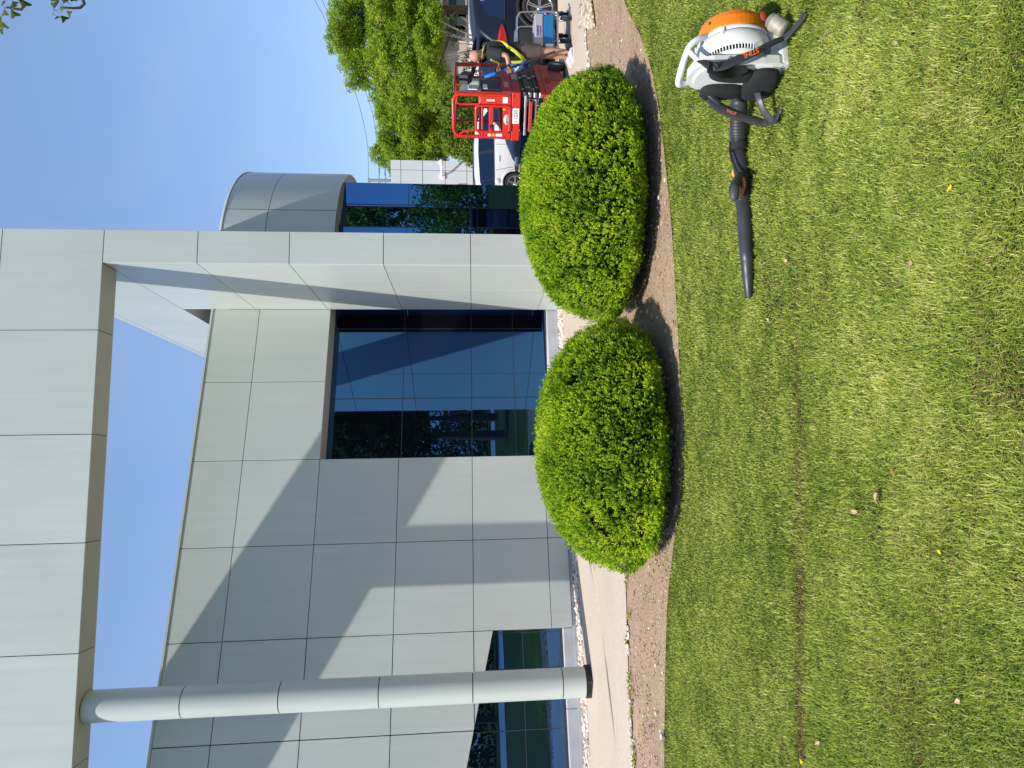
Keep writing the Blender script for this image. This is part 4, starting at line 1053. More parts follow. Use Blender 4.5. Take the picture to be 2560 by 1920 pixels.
# white SUV beyond the round tower
yw = 23.3
c = at_y(1287, 463.4, yw); wheel_r = c.z - (-.15)
ground_w = g(c.x, yw)
Rw = .355
sx = 4.62
top_w = [(-2.28, .62), (-2.25, .98), (-2.1, 1.10), (-1.93, 1.45), (-1.72, 1.60), (-1.0, 1.67), (0.1, 1.68), (.75, 1.62), (1.05, 1.45), (1.62, 1.08), (1.75, 1.03), (2.12, .97), (2.27, .84), (2.34, .6)]
gw_ = [((-1.62, 1.06), (-1.22, 1.05), (-1.30, 1.50), (-1.48, 1.42)), ((-1.19, 1.05), (-.32, 1.04), (-.36, 1.55), (-1.27, 1.505)), ((-.22, 1.04), (1.32, 1.06), (.72, 1.53), (-.26, 1.555))]
suv, w_, zt_ = car("parked_car", (c.x + 1.35 * math.cos(rad(4)), yw + .85 + 1.35 * math.sin(rad(4)), ground_w - .03), rad(4), WPAINT, "white hatchback SUV parked side-on beyond the round glass tower", top_w, sx, 2.7, Rw, .91, 1.0, .27, gw_, (.80, 1.55), (-2.08, -1.86), 5, True, PLAST, group="cars parked beyond the lift", archm=WPAINT)
mb = MB(); mb.lathe([(.001, .004), (.085, .004), (.09, 0)], Matrix.Translation((-1.3, -.915, .93)) @ Matrix.Rotation(math.pi / 2, 4, 'X'), 20); mb.build("fuel_flap", WPAINT, suv)
for s in (-1, 1):
    mb = MB(); mb.hexa((-2.26, s * .72 - .1, .98), (.2, 0, 0), (0, .2, 0), (-.02, 0, .16)); mb.build("tail_light", REDL, suv, bevel=.02)
mb = MB(); mb.box((-2.26, 0, .5), (.12, 1.6, .22)); mb.build("rear_bumper", PLAST, suv, bevel=.03)

# black car nosing out between the white SUV and the lift
yk = 17.2
c = at_y(1300, 430, yk)
top_k = [(-2.3, .62), (-2.28, .95), (-2.05, 1.05), (-1.75, 1.10), (-1.0, 1.38), (-.3, 1.45), (.2, 1.42), (.55, 1.33), (1.15, .93), (1.5, .86), (2.1, .70), (2.28, .58), (2.32, .44)]
gk = [((-1.45, .98), (-.32, .95), (-.36, 1.32), (-1.02, 1.29)), ((-.22, .95), (.95, .94), (.42, 1.29), (-.27, 1.325))]
hk = rad(202)
bk, w_, zt_ = car("parked_car", (c.x + 2.32 * .93 + .60, yk + .9, -.15), hk, KPAINT, "glossy black saloon car with its nose poking out left of the red lift", top_k, 4.6, 2.75, .335, .9, .93, .22, gk, (.52, 1.12), (-1.7, -1.05), 10, False, group="cars parked beyond the lift")
for s in (-1, 1):
    mb = MB(); mb.ell((2.14, s * .62, .61), (.17, .2, .065), Matrix.Rotation(-s * .5, 3, 'Z'), 12, 8); mb.build("headlight", HEADL, bk)
mb = MB(); mb.box((2.30, 0, .49), (.06, 1.0, .2)); gr = mb.build("grille", PLAST, bk, bevel=.02)
mb = MB()
for z in (.43, .48, .53, .575): mb.box((2.335, 0, z), (.012, .96, .014))
q = mb.build("grille_bar", CHROME, bk); q.parent = gr
mb = MB(); mb.box((2.27, 0, .32), (.1, 1.5, .12)); mb.build("bumper", PLAST, bk, bevel=.03)

# navy SUV at the right edge
yn = 15.1
c = at_y(1340, 27, yn - .85)
zg = -.15; Rn = .375
top_n = [(-2.36, .70), (-2.34, 1.02), (-2.24, 1.14), (-2.0, 1.50), (-1.80, 1.66), (-1.2, 1.73), (0, 1.75), (.7, 1.68), (1.05, 1.50), (1.68, 1.12), (2.2, 1.02), (2.38, .85), (2.42, .6)]
gn = [((-1.72, 1.10), (-1.18, 1.08), (-1.26, 1.55), (-1.55, 1.47)), ((-1.12, 1.08), (-.05, 1.06), (-.08, 1.60), (-1.20, 1.56)), ((.06, 1.06), (1.42, 1.09), (.78, 1.57), (.02, 1.605))]
nv, w_, zt_ = car("parked_car", (c.x + 1.42, yn + .02, zg), rad(2), NPAINT, "dark navy SUV at the right edge of the photo behind the worker", top_n, 4.78, 2.84, Rn, .94, 1.04, .27, gn, (.82, 1.6), (-2.2, -1.95), 5, True, mat("silver_rail", (.62, .63, .65), .3, .8), group="cars parked beyond the lift")
for s in (-1, 1):
    mb = MB(); G = []
    for i in range(7):
        t = i / 6; x = -2.44 + .62 * t; hh = .105 * (1 - t ** 2.4) + .014
        yy = s * (w_(max(x, -2.33), 1.03) + .014) if x > -2.3 else s * (w_(-2.33, 1.03) - (.0 + (-2.3 - x) * .8) + .02)
        G.append([(x if x > -2.4 else -2.385, yy, 1.12 + .02 * t + k * hh) for k in (-1, -.3, .4, 1)])
    mb.grid(G, True, s > 0)
    o = mb.build("tail_light", REDL, nv); sm = o.modifiers.new("s", 'SOLIDIFY'); sm.thickness = .02; sm.offset = 0
mb = MB()
for s in (-1, 1): mb.grid([[(x, s * (w_(x, z) + .012), z) for z in [.30 + .5 * k / 6 for k in range(7)]] for x in [-2.33 + (-1.90 + 2.33) * i / 8 for i in range(9)]], True, s > 0)
mb.hexa((-2.385, -.76, .3), (.05, 0, 0), (0, 1.52, 0), (0, 0, .5)); mb.build("rear_bumper", PLAST, nv)
mb = MB(); mb.box((-2.1, 0, 1.70), (.34, 1.3, .035), Matrix.Rotation(.25, 3, 'Y')); mb.build("spoiler", NPAINT, nv, bevel=.012)
mb = MB()
for s in (-1, 1): mb.tube([(-1.19, s * (w_(-1.2, 1.07) + .01), 1.07), (-1.27, s * (w_(-1.25, 1.56) + .01), 1.56)], .014, 6)
pieces(mb, "pillar_trim", CHROME, nv)

# white van far behind the navy SUV
yv = 31.0
c0 = at_y(1168, 90, yv)
top_v = [(-2.5, .7), (-2.48, 1.9), (-2.35, 2.02), (.9, 2.04), (1.3, 1.9), (1.9, 1.3), (2.45, 1.12), (2.55, .6)]
van, w_, zt_ = car("delivery_van", (c0.x + .2, yv, g(c0.x, yv) - .25), rad(8), WPAINT, "white van roof showing above the navy SUV, in front of the stucco house", top_v, 5, 3.0, .34, .95, 1.1, .3, [((.1, 1.2), (1.75, 1.2), (1.2, 1.75), (.1, 1.8))], (1.28, 1.9), None, 5, False, cat="van")

# ------------------------------------------------------------------ red scissor lift
RED = mat("lift_red", (.62, .022, .010), .35, noise=.05, nscale=5, coat=.4)
DRED = mat("lift_red_shaded", (.40, .035, .025), .5, noise=.12, nscale=9)  # darker copy of the lift red: shade on its sides put into the colour
ARM = mat("charcoal_arm", (.055, .058, .060), .45, noise=.15, nscale=8)
STEEL = mat("zinc_pin", (.42, .43, .45), .35, .8)
LABELW = mat("white_label", (.80, .79, .77), .5)
LTXT = mat("dark_print", (.06, .05, .06), .6)
LC = Vector((4.93, 12.0, -.15)); SX = math.atan2(.78, .62)
lift = thing("scissor_lift", LC, SX, "red electric scissor lift with lowered platform and guard rails, standing behind the larger bush", "lift")
# local: x along the machine (away to the right), y across (to the left), z up
LL, LW = 1.80, .76
zt_, zm, zd, zd0 = 2.075, 1.67, 1.09, .935     # rail top, mid rail, deck, skirt bottom
def rail(mb, pts, r=.021): mb.tube(pts, r, 8)
def rounded(y0, y1, z0, z1, x, rr_, n=6):
    pts = []
    for cy_, cz_, a0 in ((y0 + rr_, z0 + rr_, 180), (y1 - rr_, z0 + rr_, 270), (y1 - rr_, z1 - rr_, 0), (y0 + rr_, z1 - rr_, 90)):
        for k in range(n + 1): t = rad(a0 + 90 * k / n); pts.append(Vector((x, cy_ + rr_ * math.cos(t), cz_ + rr_ * math.sin(t))))
    return pts + [pts[0]]
# end frame facing the camera
mb = MB(); rail(mb, [(0, .03, zd0 + .25), (0, .03, zt_ - .10), (0, .06, zt_ - .035), (0, .13, zt_), (0, LW - .13, zt_), (0, LW - .06, zt_ - .035), (0, LW - .03, zt_ - .10), (0, LW - .03, zd0 + .25)], .028)
rail(mb, [(0, .05, zt_ - .06), (0, .16, zt_ - .06), (0, .19, zt_ - .1), (0, .19, zm - .02), (0, .16, zm - .06), (0, .05, zm - .06)], .02)
rail(mb, [(0, LW - .02, zt_ - .06), (0, LW - .10, zt_ - .16), (0, LW - .14, zm)], .02); rail(mb, [(0, LW - .14, zm), (.0, LW - .05, zm - .06)], .02)
rail(mb, [(0, .03, zm - .09), (0, LW - .03, zm - .09)], .018)
mb.build("end_rail", RED, lift)
# entry gate in the end frame
mb = MB(); rail(mb, rounded(.20, .64, zd + .02, zm + .02, -.035, .06), .024)
mb.box((-.035, .42, 1.43), (.03, .42, .075)); mb.box((-.035, .42, zd + .065), (.03, .42, .145))
gate = mb.build("gate", RED, lift, bevel=.006)
mb = MB(); mb.lathe([(.001, .006), (.083, .006), (.085, 0)], Matrix.Translation((-.052, .42, zd + .07)) @ Matrix.Rotation(-math.pi / 2, 4, 'Y') @ Matrix.Diagonal((.62, 1, 1, 1)), 32); q = mb.build("badge", LABELW, lift); q.parent = gate
mb = MB(); mb.lathe([(.062, .0085), (.072, .0085)], Matrix.Translation((-.052, .42, zd + .07)) @ Matrix.Rotation(-math.pi / 2, 4, 'Y') @ Matrix.Diagonal((.62, 1, 1, 1)), 32); q = mb.build("badge_ring", LTXT, lift); q.parent = gate
q = lettering("MEC", .050, mat("badge_print", (.25, .03, .03), .5), (-.0605, .42, zd + .07), (0, -1, 0), (0, 0, 1), lift, False, "badge_lettering"); q.parent = gate
# latch on the gate
mb = MB(); mb.box((-.06, .54, 1.43), (.03, .05, .05)); mb.tube([(-.07, .5, 1.43), (-.09, .56, 1.42), (-.07, .6, 1.40)], .012, 6); q = mb.build("latch", PLAST, lift); q.parent = gate
# closed panels right of the gate, stickers
mb = MB(); mb.box((.0, .115, 1.34), (.03, .15, .50)); mb.box((.0, LW - .055, 1.32), (.03, .09, .46)); pieces(mb, "end_panel", RED, lift, bevel=.01)
mb = MB(); mb.box((-.02, .10, zd + .10), (.012, .10, .085)); mb.box((-.019, LW - .06, 1.46), (.010, .05, .05)); mb.box((-.019, LW - .06, 1.29), (.01, .055, .11)); pieces(mb, "sticker", LABELW, lift)
mb = MB(); mb.box((-.019, LW - .06, 1.39), (.01, .055, .05)); mb.box((-.053, .245, zd + .12), (.006, .03, .045)); pieces(mb, "hazard_sticker", mat("hazard_yellow", (.75, .42, .02), .5), lift)
mb = MB(); mb.box((-.018, .11, zd + .35), (.006, .03, .14)); mb.build("long_sticker", LABELW, lift)
# deck skirt
mb = MB(); mb.box((.0, LW / 2, 1.005), (.05, LW + .06, .145)); mb.build("end_skirt", RED, lift, bevel=.012)
mb = MB(); mb.box((-.03, .36, 1.005), (.008, .26, .115)); q = mb.build("fleet_plate", LABELW, lift, bevel=.004)
z_ = lettering("11220", .085, mat("grey_print", (.22, .22, .26), .6), (-.0365, .36, 1.005), (0, -1, 0), (0, 0, 1), lift, False, "fleet_number"); z_.parent = q
mb = MB()
for yy, zz in ((.0, .955), (LW, .955), (-.0, 1.055)): mb.lathe([(.001, .012), (.014, .012), (.016, 0)], Matrix.Translation((-.026, yy + (.03 if yy < .1 else -.03), zz)) @ Matrix.Rotation(-math.pi / 2, 4, 'Y'), 10)
pieces(mb, "bolt", DRED, lift)
mb = MB(); mb.box((LL / 2, LW / 2, zd - .03), (LL - .06, LW - .03, .05)); mb.build("deck", ARM, lift)
# side toe board with the model name
mb = MB(); mb.hexa((.03, -.03, 1.075), (LL - .03, 0, 0), (0, .03, 0), (0, 0, .165)); mb.hexa((.03, -.025, .93), (LL - .12, 0, 0), (0, .03, 0), (0, 0, .14)); mb.hexa((.03, LW, .93), (LL - .03, 0, 0), (0, .03, 0), (0, 0, .31)); pieces(mb, "side_skirt", DRED, lift, bevel=.006)
lettering("1930SE", .115, mat("pale_print", (.62, .60, .58), .5), (.42, -.0345, 1.155), (1, 0, 0), (0, 0, 1), lift, False, "model_lettering")
mb = MB(); mb.box((.92, -.029, 1.0), (.28, .008, .10)); mb.build("capacity_plate", mat("grey_plate", (.45, .42, .4), .5), lift)
mb = MB()
for k in range(6): mb.box((1.36 + k * .045, -.036, 1.16), (.018, .012, .12))
pieces(mb, "slot", LTXT, lift)
mb = MB(); mb.box((1.55, -.036, .99), (.3, .012, .13), Matrix.Rotation(.12, 3, 'Y')); mb.build("notice", LABELW, lift)
# side and far rails
mb = MB()
for y in (.0, LW):
    rail(mb, [(0.02, y, zt_ - .02), (LL, y, zt_ - .02)], .022); rail(mb, [(0.02, y, zm - .07), (LL, y, zm - .07)], .026)
    for x in (.03, LL * .5 if y else LL * .52, LL - .1, LL): rail(mb, [(x, y, zd), (x, y, zt_ - .02)], .021)
mb.build("side_rail", DRED, lift)
mb = MB()
for z in (zt_ - .02, zm - .07): rail(mb, [(LL, 0, z), (LL, LW, z)], .022)
rail(mb, [(LL, LW / 2, zd), (LL, LW / 2, zt_)], .02); mb.build("far_rail", DRED, lift)
# control box, papers and bin on the rails
mb = MB(); mb.box((.85, .0, 1.86), (.26, .17, .16), Matrix.Rotation(.3, 3, 'Y')); mb.tube([(.86, .02, 1.94), (.87, .02, 2.05)], .014, 6); mb.ell((.87, .02, 2.06), (.03, .03, .03)); mb.build("control_box", PLAST, lift, bevel=.015)
mb = MB(); mb.box((.33, .05, 1.80), (.44, .05, .30), Matrix.Rotation(.15, 3, 'Y')); mb.box((.2, -.03, 1.74), (.26, .02, .16)); pieces(mb, "manual_holder", LABELW, lift, bevel=.008)
mb = MB()
for k in range(4): mb.box((.2, -.042, 1.79 - .035 * k), (.17, .004, .01))
pieces(mb, "print_line", LTXT, lift)
mb = MB(); mb.hexa((.08, -.04, 1.25), (.60, 0, 0), (0, .26, 0), (0, 0, .33)); mb.hexa((.06, -.05, 1.585), (.64, 0, 0), (0, .28, 0), (0, 0, .035)); bn_ = mb.build("tool_bin", mat("grey_black_bin", (.045, .042, .05), .6), lift, bevel=.02)
mb = MB(); mb.box((.22, -.043, 1.53), (.26, .006, .075)); q = mb.build("bin_label", LABELW, lift); q.parent = bn_
mb = MB(); mb.box((1.2, .2, 1.72), (.22, .18, .24)); mb.build("spray_bottle", mat("pale_green_bottle", (.35, .5, .42), .3), lift, bevel=.04)
# scissor stack
for k in range(4):
    mb = MB(); z0, z1 = .865 - .095 * k, .955 - .09 * k
    for y in (.09, LW - .13): mb.hexa((.12, y - .03 * (k % 2), z0 - .05), (1.6, 0, z1 - z0 - .05), (0, .055, 0), (0, 0, .095))
    mb.build("scissor_arm", ARM, lift, bevel=.008)
mb = MB()
for k in range(4):
    mb.tube([(.10, -.005, .865 - .095 * k), (.10, .07, .865 - .095 * k)], .032, 12)
    for x in (.5, 1.2): mb.lathe([(.001, .008), (.04, .008), (.045, 0)], Matrix.Translation((x, .058 - .03 * (k % 2), .862 - .094 * k + .026 * x)) @ Matrix.Rotation(math.pi / 2, 4, 'X'), 14)
mb.tube([(.06, .03, .84), (.06, LW - .05, .84)], .03, 12); mb.tube([(.07, .1, .66), (.07, LW - .05, .66)], .026, 12)
pieces(mb, "pin", STEEL, lift)
mb = MB()
for k in range(4): mb.add([Vector((.055, .16 + d, .665 - .085 * k)) for d in (0, .1)] + [Vector((.055, .16 + d, .60 - .085 * k)) for d in (.1, 0)], [(0, 1, 2, 3)])
mb2 = MB()
for k in range(3):
    mb2.tube([(.05, .09, .86 - .09 * k), (.05, .20, .86 - .09 * k), (.05, .20, .80 - .09 * k), (.05, .09, .80 - .09 * k)], .006, 5)
pieces(mb2, "hose_guard", STEEL, lift)
# chassis
mb = MB(); mb.hexa((-.02, -.01, .10), (1.86, 0, 0), (0, LW + .02, 0), (0, 0, .40)); mb.hexa((-.02, -.012, .503), (1.86, 0, 0), (0, .05, 0), (0, 0, .085)); mb.hexa((-.02, LW - .03, .503), (1.86, 0, 0), (0, .05, 0), (0, 0, .085))
mb.hexa((-.005, .12, .72), (.05, 0, 0), (0, .52, 0), (0, 0, .06)); mb.build("chassis", DRED, lift, bevel=.012)
mb = MB()
for x in (.7, .82, .94): mb.box((x, -.014, .40), (.06, .012, .1))
mb.box((1.15, -.014, .25), (.6, .012, .16)); pieces(mb, "side_hatch", mat("dark_red_hatch", (.26, .022, .018), .5), lift, bevel=.004)
for x in (.2, 1.62):
    for y, s in ((-.055, -1), (LW + .055, 1)):
        T = Matrix.Translation((x, y, .165)) @ Matrix.Rotation(-s * math.pi / 2, 4, 'X')
        mb = MB(); mb.lathe([(.09, -.055), (.15, -.055), (.165, -.04), (.165, .04), (.15, .055), (.10, .055), (.09, .03)], T, 28); wv = mb.build("wheel", mat("grey_black_tyre", (.05, .05, .048), .7), lift)
        mb = MB(); mb.lathe([(.001, .045), (.04, .05), (.095, .035)], T, 20); q = mb.build("hub", mat("pale_hub", (.5, .48, .44), .5), lift); q.parent = wv
# blue cloths thrown over the near end of the chassis side
def cloth(name, pts, m, label, nrm, sag=.05):
    mb = MB(); (a, b_, c_, d_) = [Vector(p) for p in pts]; G = []; rr = random.Random(len(label))
    for i in range(9):
        u = i / 8; G.append([a.lerp(b_, u).lerp(d_.lerp(c_, u), k / 6) + Vector(nrm) * (.03 * math.sin(u * 9 + k) + .025 * math.sin(k * 2.1 + u * 4)) - Vector((0, 0, sag * math.sin(math.pi * u) * (k / 6))) for k in range(7)])
    mb.grid(G); o = mb.build(name, m); sm = o.modifiers.new("s", 'SOLIDIFY'); sm.thickness = .006; tag(o, label, "cloth", "cloths hung on the lift by the worker")
    return o
yl = 12.62
cloth("microfibre_cloth", [at_y(1278, 158, yl), at_y(1320, 150, yl - .08), at_y(1326, 165, yl - .02), at_y(1285, 181, yl + .05)], mat("blue_cloth", (.03, .10, .30), .8, noise=.2), "crumpled blue cloth hanging on the side of the lift by the worker", (0, -1, 0))
cloth("microfibre_cloth", [at_y(1286, 164, yl - .12), at_y(1302, 163, yl - .14), at_y(1304, 175, yl - .1), at_y(1288, 177, yl - .1)], mat("pale_blue_cloth", (.30, .52, .75), .8, noise=.15), "small pale blue cloth in front of the crumpled blue one", (0, -1, 0), .01)

# ------------------------------------------------------------------ wheeled water filter cart
cart_p = gp(1427, 70)
yc = 12.25
Lp = at_z(1429, 103, -.15); Rp = at_z(1430, 47, -.15)
cart = thing("filter_cart", ((Lp.x + Rp.x) / 2, (Lp.y + Rp.y) / 2, -.15), 0, "small blue and silver wheeled cart with a bent steel handle beside the worker", "cart")
wd = (Rp - Lp).length
zb0, zb1, zb2 = at_y(1385, 70, yc).z, at_y(1357, 70, yc).z, at_y(1337, 70, yc).z
xl, xr_ = at_y(1360, 117, yc).x, at_y(1360, 36, yc).x
mb = MB(); mb.hexa((xl, yc - .02, zb0), (xr_ - xl, 0, 0), (0, .42, 0), (0, 0, zb1 - zb0)); mb.build("tank", mat("bright_blue_plastic", (.012, .16, .42), .25, coat=.5), cart, True, bevel=.025)
mb = MB(); mb.hexa((xl, yc - .03, zb1 + .003), (xr_ - xl, 0, 0), (0, .44, 0), (0, 0, zb2 - zb1)); cv = mb.build("cover", mat("silver_cover", (.50, .50, .53), .35, .3), cart, True, bevel=.012)
mb = MB()
zc_ = (zb1 + zb2) / 2; rr = random.Random(4)
for row, zz in ((0, zc_ + .022), (1, zc_ - .025)):
    x = xl + .18
    while x < xl + .36:
        k = rr.uniform(.008, .02); mb.box((x, yc - .034, zz), (k, .004, .026 if row == 0 else .016)); x += k + .006
q = mb.build("print_mark", mat("blue_print", (.03, .03, .25), .5), cart, True); q.parent = cv
mb = MB()
for yy in (yc - .06, yc + .45):
    mb.tube(catmull([at_y(1393, 118, yc) + Vector((0, yy - yc, 0)), at_y(1393, 60, yc) + Vector((0, yy - yc, 0)), at_y(1391, 38, yc) + Vector((0, yy - yc, 0)), at_y(1380, 34.5, yc) + Vector((0, yy - yc, 0)), at_y(1340, 34, yc) + Vector((0, yy - yc, 0)), at_y(1303, 35, yc) + Vector((0, yy - yc, 0)), at_y(1295, 42, yc) + Vector((0, yy - yc, 0)), at_y(1291.5, 55, yc) + Vector((0, yy - yc, 0)), at_y(1291.5, 112, yc) + Vector((0, yy - yc, 0))], 5), .016, 8)
mb.build("handle", mat("tube_steel", (.55, .55, .56), .3, .9), cart, True)
mb = MB(); a = at_y(1357, 27, yc); mb.tube([a + Vector((-.1, 0, 0)), a, a + Vector((.02, 0, .05))], .03, 8); mb.tube([a + Vector((.0, 0, -.02)), a + Vector((0, .05, -.16))], .02, 6); mb.build("hose_tap", mat("blue_fitting", (.02, .17, .5), .35), cart, True)
mb = MB(); a = at_y(1374, 115, yc - .05); mb.tube([a + Vector((0, 0, .07)), a + Vector((0, 0, -.06))], .035, 12); mb.build("filter_jug", LABELW, cart, True, bevel=.006)
for px, py, pz in ((1429, 103, 0), (1430, 47, 0), (1420, 90, 1), (1421, 35, 1)):
    p = at_z(px, py, -.15); T = Matrix.Translation(p + Vector((0, 0, .105))) @ Matrix.Rotation(rad(-28), 4, 'Z') @ Matrix.Rotation(math.pi / 2, 4, 'Y')
    mb = MB(); mb.lathe([(.03, -.028), (.09, -.028), (.105, -.018), (.105, .018), (.09, .028), (.03, .028), (.03, -.028)], T, 24); wv = mb.build("caster", TYRE, cart, True)
    mb = MB(); q0 = p + Vector((0, 0, .105)); mb.tube([q0 + Vector((-.05, 0, 0)), q0 + Vector((.05, 0, 0))], .012, 6); mb.tube([q0 + Vector((-.04, 0, 0)), q0 + Vector((-.03, .02, .14)), q0 + Vector((.03, .02, .14)), q0 + Vector((.04, 0, 0))], .011, 6); mb.tube([q0 + Vector((0, .02, .14)), q0 + Vector((0, .02, .24))], .014, 6)
    q = mb.build("fork", STEEL, cart, True); q.parent = wv

# ------------------------------------------------------------------ the worker
SKIN = mat("tanned_skin", (.46, .24, .15), .55, noise=.08, nscale=8)
SHIRT = mat("charcoal_cotton", (.022, .021, .026), .9, noise=.25, nscale=14, bump=.4)
SHORTS = mat("brown_grey_cotton", (.085, .062, .058), .9, noise=.15, nscale=14, bump=.4)
HIVIS = mat("yellow_webbing", (.62, .70, .05), .6, noise=.08)
WEB = mat("black_webbing", (.018, .018, .02), .7)
SHOE = mat("white_trainer", (.62, .60, .66), .6, noise=.12, nscale=18)
YP = 12.2
def wp(x, y, d=0): return at_y(x, y, YP + d)
per = thing("person", gp(1430, 135), 0, "bald worker in black shirt, yellow harness straps and brown shorts holding a long pole", "person")
def skin_body(name, nodes, edges, m, parent, root=0, sub=2):
    """one continuous surface grown round a posed skeleton: nodes = [(point, radius)]"""
    me = bpy.data.meshes.new(name); I = MW[parent.name].inverted()
    me.from_pydata([tuple(I @ p) for p, r in nodes], edges, []); o = bpy.data.objects.new(name, me); COL.objects.link(o); o.parent = parent
    md = o.modifiers.new("skin", 'SKIN'); md.use_smooth_shade = True; md.branch_smoothing = .4
    sv = me.skin_vertices[0].data if me.skin_vertices else None
    if sv is None:
        me.attributes  # layer is made with the modifier's first evaluation in some builds
        bm = bmesh.new(); bm.from_mesh(me); bm.verts.layers.skin.verify(); bm.to_mesh(me); bm.free(); sv = me.skin_vertices[0].data
    for i, (p, r) in enumerate(nodes):
        sv[i].radius = r if isinstance(r, tuple) else (r, r); sv[i].use_root = (i == root)
    ss = o.modifiers.new("smooth", 'SUBSURF'); ss.levels = ss.render_levels = sub
    me.materials.append(m)
    dg = bpy.context.evaluated_depsgraph_get(); me2 = bpy.data.meshes.new_from_object(o.evaluated_get(dg)); o.modifiers.clear(); o.data = me2; me2.name = name
    if not me2.materials: me2.materials.append(m)
    return o
N_, E_ = [], []
def node(p, r, frm=None):
    N_.append((p, r)); 
    if frm is not None: E_.append((frm, len(N_) - 1))
    return len(N_) - 1
pel = node(wp(1306, 128), .12)
spn = node(wp(1276, 129), .11, pel); chs = node(wp(1242, 129), .13, spn); nb = node(wp(1216, 128), .08, chs); nk = node(wp(1208, 131, .0), .068, nb)
hd0 = node(wp(1200, 136), .085, nk); hd = node(wp(1190, 139.5), .122, hd0); hd2 = node(wp(1180, 138.5), .112, hd); hd3 = node(wp(1173, 138), .062, hd2)
nose = node(wp(1198, 157.5), .015, node(wp(1195, 153), .026, hd)); jaw = node(wp(1204, 148), .048, hd0)
node(wp(1194, 134, -.10), .018, hd); node(wp(1194, 134, .10), .018, hd)
hands = []
for s, sh, el, wr, pal in ((-1, (1224, 129, -.19), (1268, 139, -.25), (1271, 163, -.22), (1272.5, 172, -.20)), (1, (1224, 131, .18), (1252, 152, .20), (1249, 163, .06), (1247.5, 171, .0))):
    a = node(wp(*sh), .062, chs); b = node(wp((sh[0] + el[0]) / 2, (sh[1] + el[1]) / 2, (sh[2] + el[2]) / 2), .053, a); c = node(wp(*el), .046, b)
    e = node(wp((el[0] + wr[0]) / 2, (el[1] + wr[1]) / 2, (el[2] + wr[2]) / 2), .040, c); f_ = node(wp(*wr), .028, e); h_ = node(wp(*pal), .033, f_); hands.append((h_, wp(*pal), s))
for h_, P, s in hands:
    for k in range(4):                      # fingers curl over the pole
        o_ = Vector((-.030 - .004 * (k % 2), -.01, .030 - .020 * k)); a = node(P + o_, .010, h_)
        b = node(P + o_ + Vector((-.034 + .004 * k, -.012 if s < 0 else -.022, .004)), .009, a); node(P + o_ + Vector((-.050 + .006 * k, .018, -.012)), .0082, b)
    a = node(P + Vector((-.006, -.026, .028)), .011, h_); node(P + Vector((-.040, -.036, .036)), .009, a)
for s, hp, kn, an, he in ((-1, (1318, 127, -.10), (1362, 128, -.12), (1421, 129.5, -.12), (1428, 127, -.12)), (1, (1318, 129, .10), (1364, 139, .12), (1418, 143.5, .14), (1424, 141, .14))):
    a = node(wp(*hp), .092, pel); m1 = node(wp((hp[0] + kn[0]) / 2, (hp[1] + kn[1]) / 2, (hp[2] + kn[2]) / 2), .080, a); b = node(wp(*kn), .058, m1)
    c = node(wp(kn[0] + (an[0] - kn[0]) * .35, kn[1] + (an[1] - kn[1]) * .35 - 1.5, (kn[2] + an[2]) / 2), .060, b); d = node(wp(*an), .038, c); node(wp(an[0] + 5, an[1] + 12, an[2]), .034, node(wp(an[0] + 4, an[1] + 2, an[2]), .036, d))
skin_body("body", N_, E_, SKIN, per)
mb = MB(); mb.ell(wp(1191.5, 154, -.035), (.010, .009, .006), seg=8, rings=6); mb.ell(wp(1191.5, 154, .035), (.010, .009, .006), seg=8, rings=6); pieces(mb, "eye", mat("dark_eye", (.03, .02, .02), .3), per, True)
mb = MB(); mb.tube([wp(1188.6, 153.4, -.055), wp(1187.8, 155, -.03), wp(1188.6, 155.4, 0), wp(1187.8, 155, .03), wp(1188.6, 153.4, .055)], .005, 6); mb.build("eyebrow", mat("brow", (.12, .07, .05), .8), per, True)
mb = MB(); mb.tube([wp(1203, 154.4, -.025), wp(1203, 155.6, 0), wp(1203, 154.4, .025)], .005, 6); mb.build("mouth", mat("lips", (.30, .11, .09), .5), per, True)
mb = MB()
for d in (-.118, .118):
    mb.tube(catmull([wp(1190, 131.5, d), wp(1190.5, 134.5, d * 1.04), wp(1194, 135.5, d * 1.04), wp(1198, 133.5, d)], 4), .009, 6)
pieces(mb, "ear", SKIN, per, True)
# shirt: torso in rings, short sleeves
def torso(mb, L, seg=22):
    P = []
    for (x, y, rx, ry, tilt) in L:
        c = wp(x, y); row = []
        for k in range(seg + 1):
            t = 2 * math.pi * k / seg; w1 = 1 + .025 * math.sin(5 * t + x) + .02 * math.sin(3 * t + x * .5)
            row.append(c + Vector((rx * w1 * math.cos(t), ry * w1 * math.sin(t), tilt * math.cos(t))))
        P.append(row)
    mb.grid(P)
    return P
mb = MB()
torso(mb, [(1208, 129, .08, .085, .03), (1212, 127.5, .115, .13, .04), (1218, 128.5, .138, .18, .03), (1229, 129.5, .156, .205, .01), (1244, 130.5, .160, .20, -.01), (1258, 130.5, .152, .19, -.01), (1272, 129.5, .142, .18, 0), (1286, 128.5, .138, .175, 0), (1298, 127.5, .15, .185, 0), (1308, 127.5, .152, .19, 0)])
for s, sh, el in ((-1, (1221, 128, -.16), (1268, 139, -.25)), (1, (1221, 130, .15), (1252, 152, .20))):
    a, b = wp(*sh), wp(*el); mb.tube([a, a.lerp(b, .25), a.lerp(b, .5), a.lerp(b, .72)], [.085, .092, .088, .085], 14)
sh_o = mb.build("shirt", SHIRT, per, True)
mb = MB()
torso(mb, [(1300, 127.5, .156, .192, 0), (1312, 127.5, .165, .20, 0), (1322, 127.5, .160, .20, 0), (1330, 127.5, .15, .19, 0)])
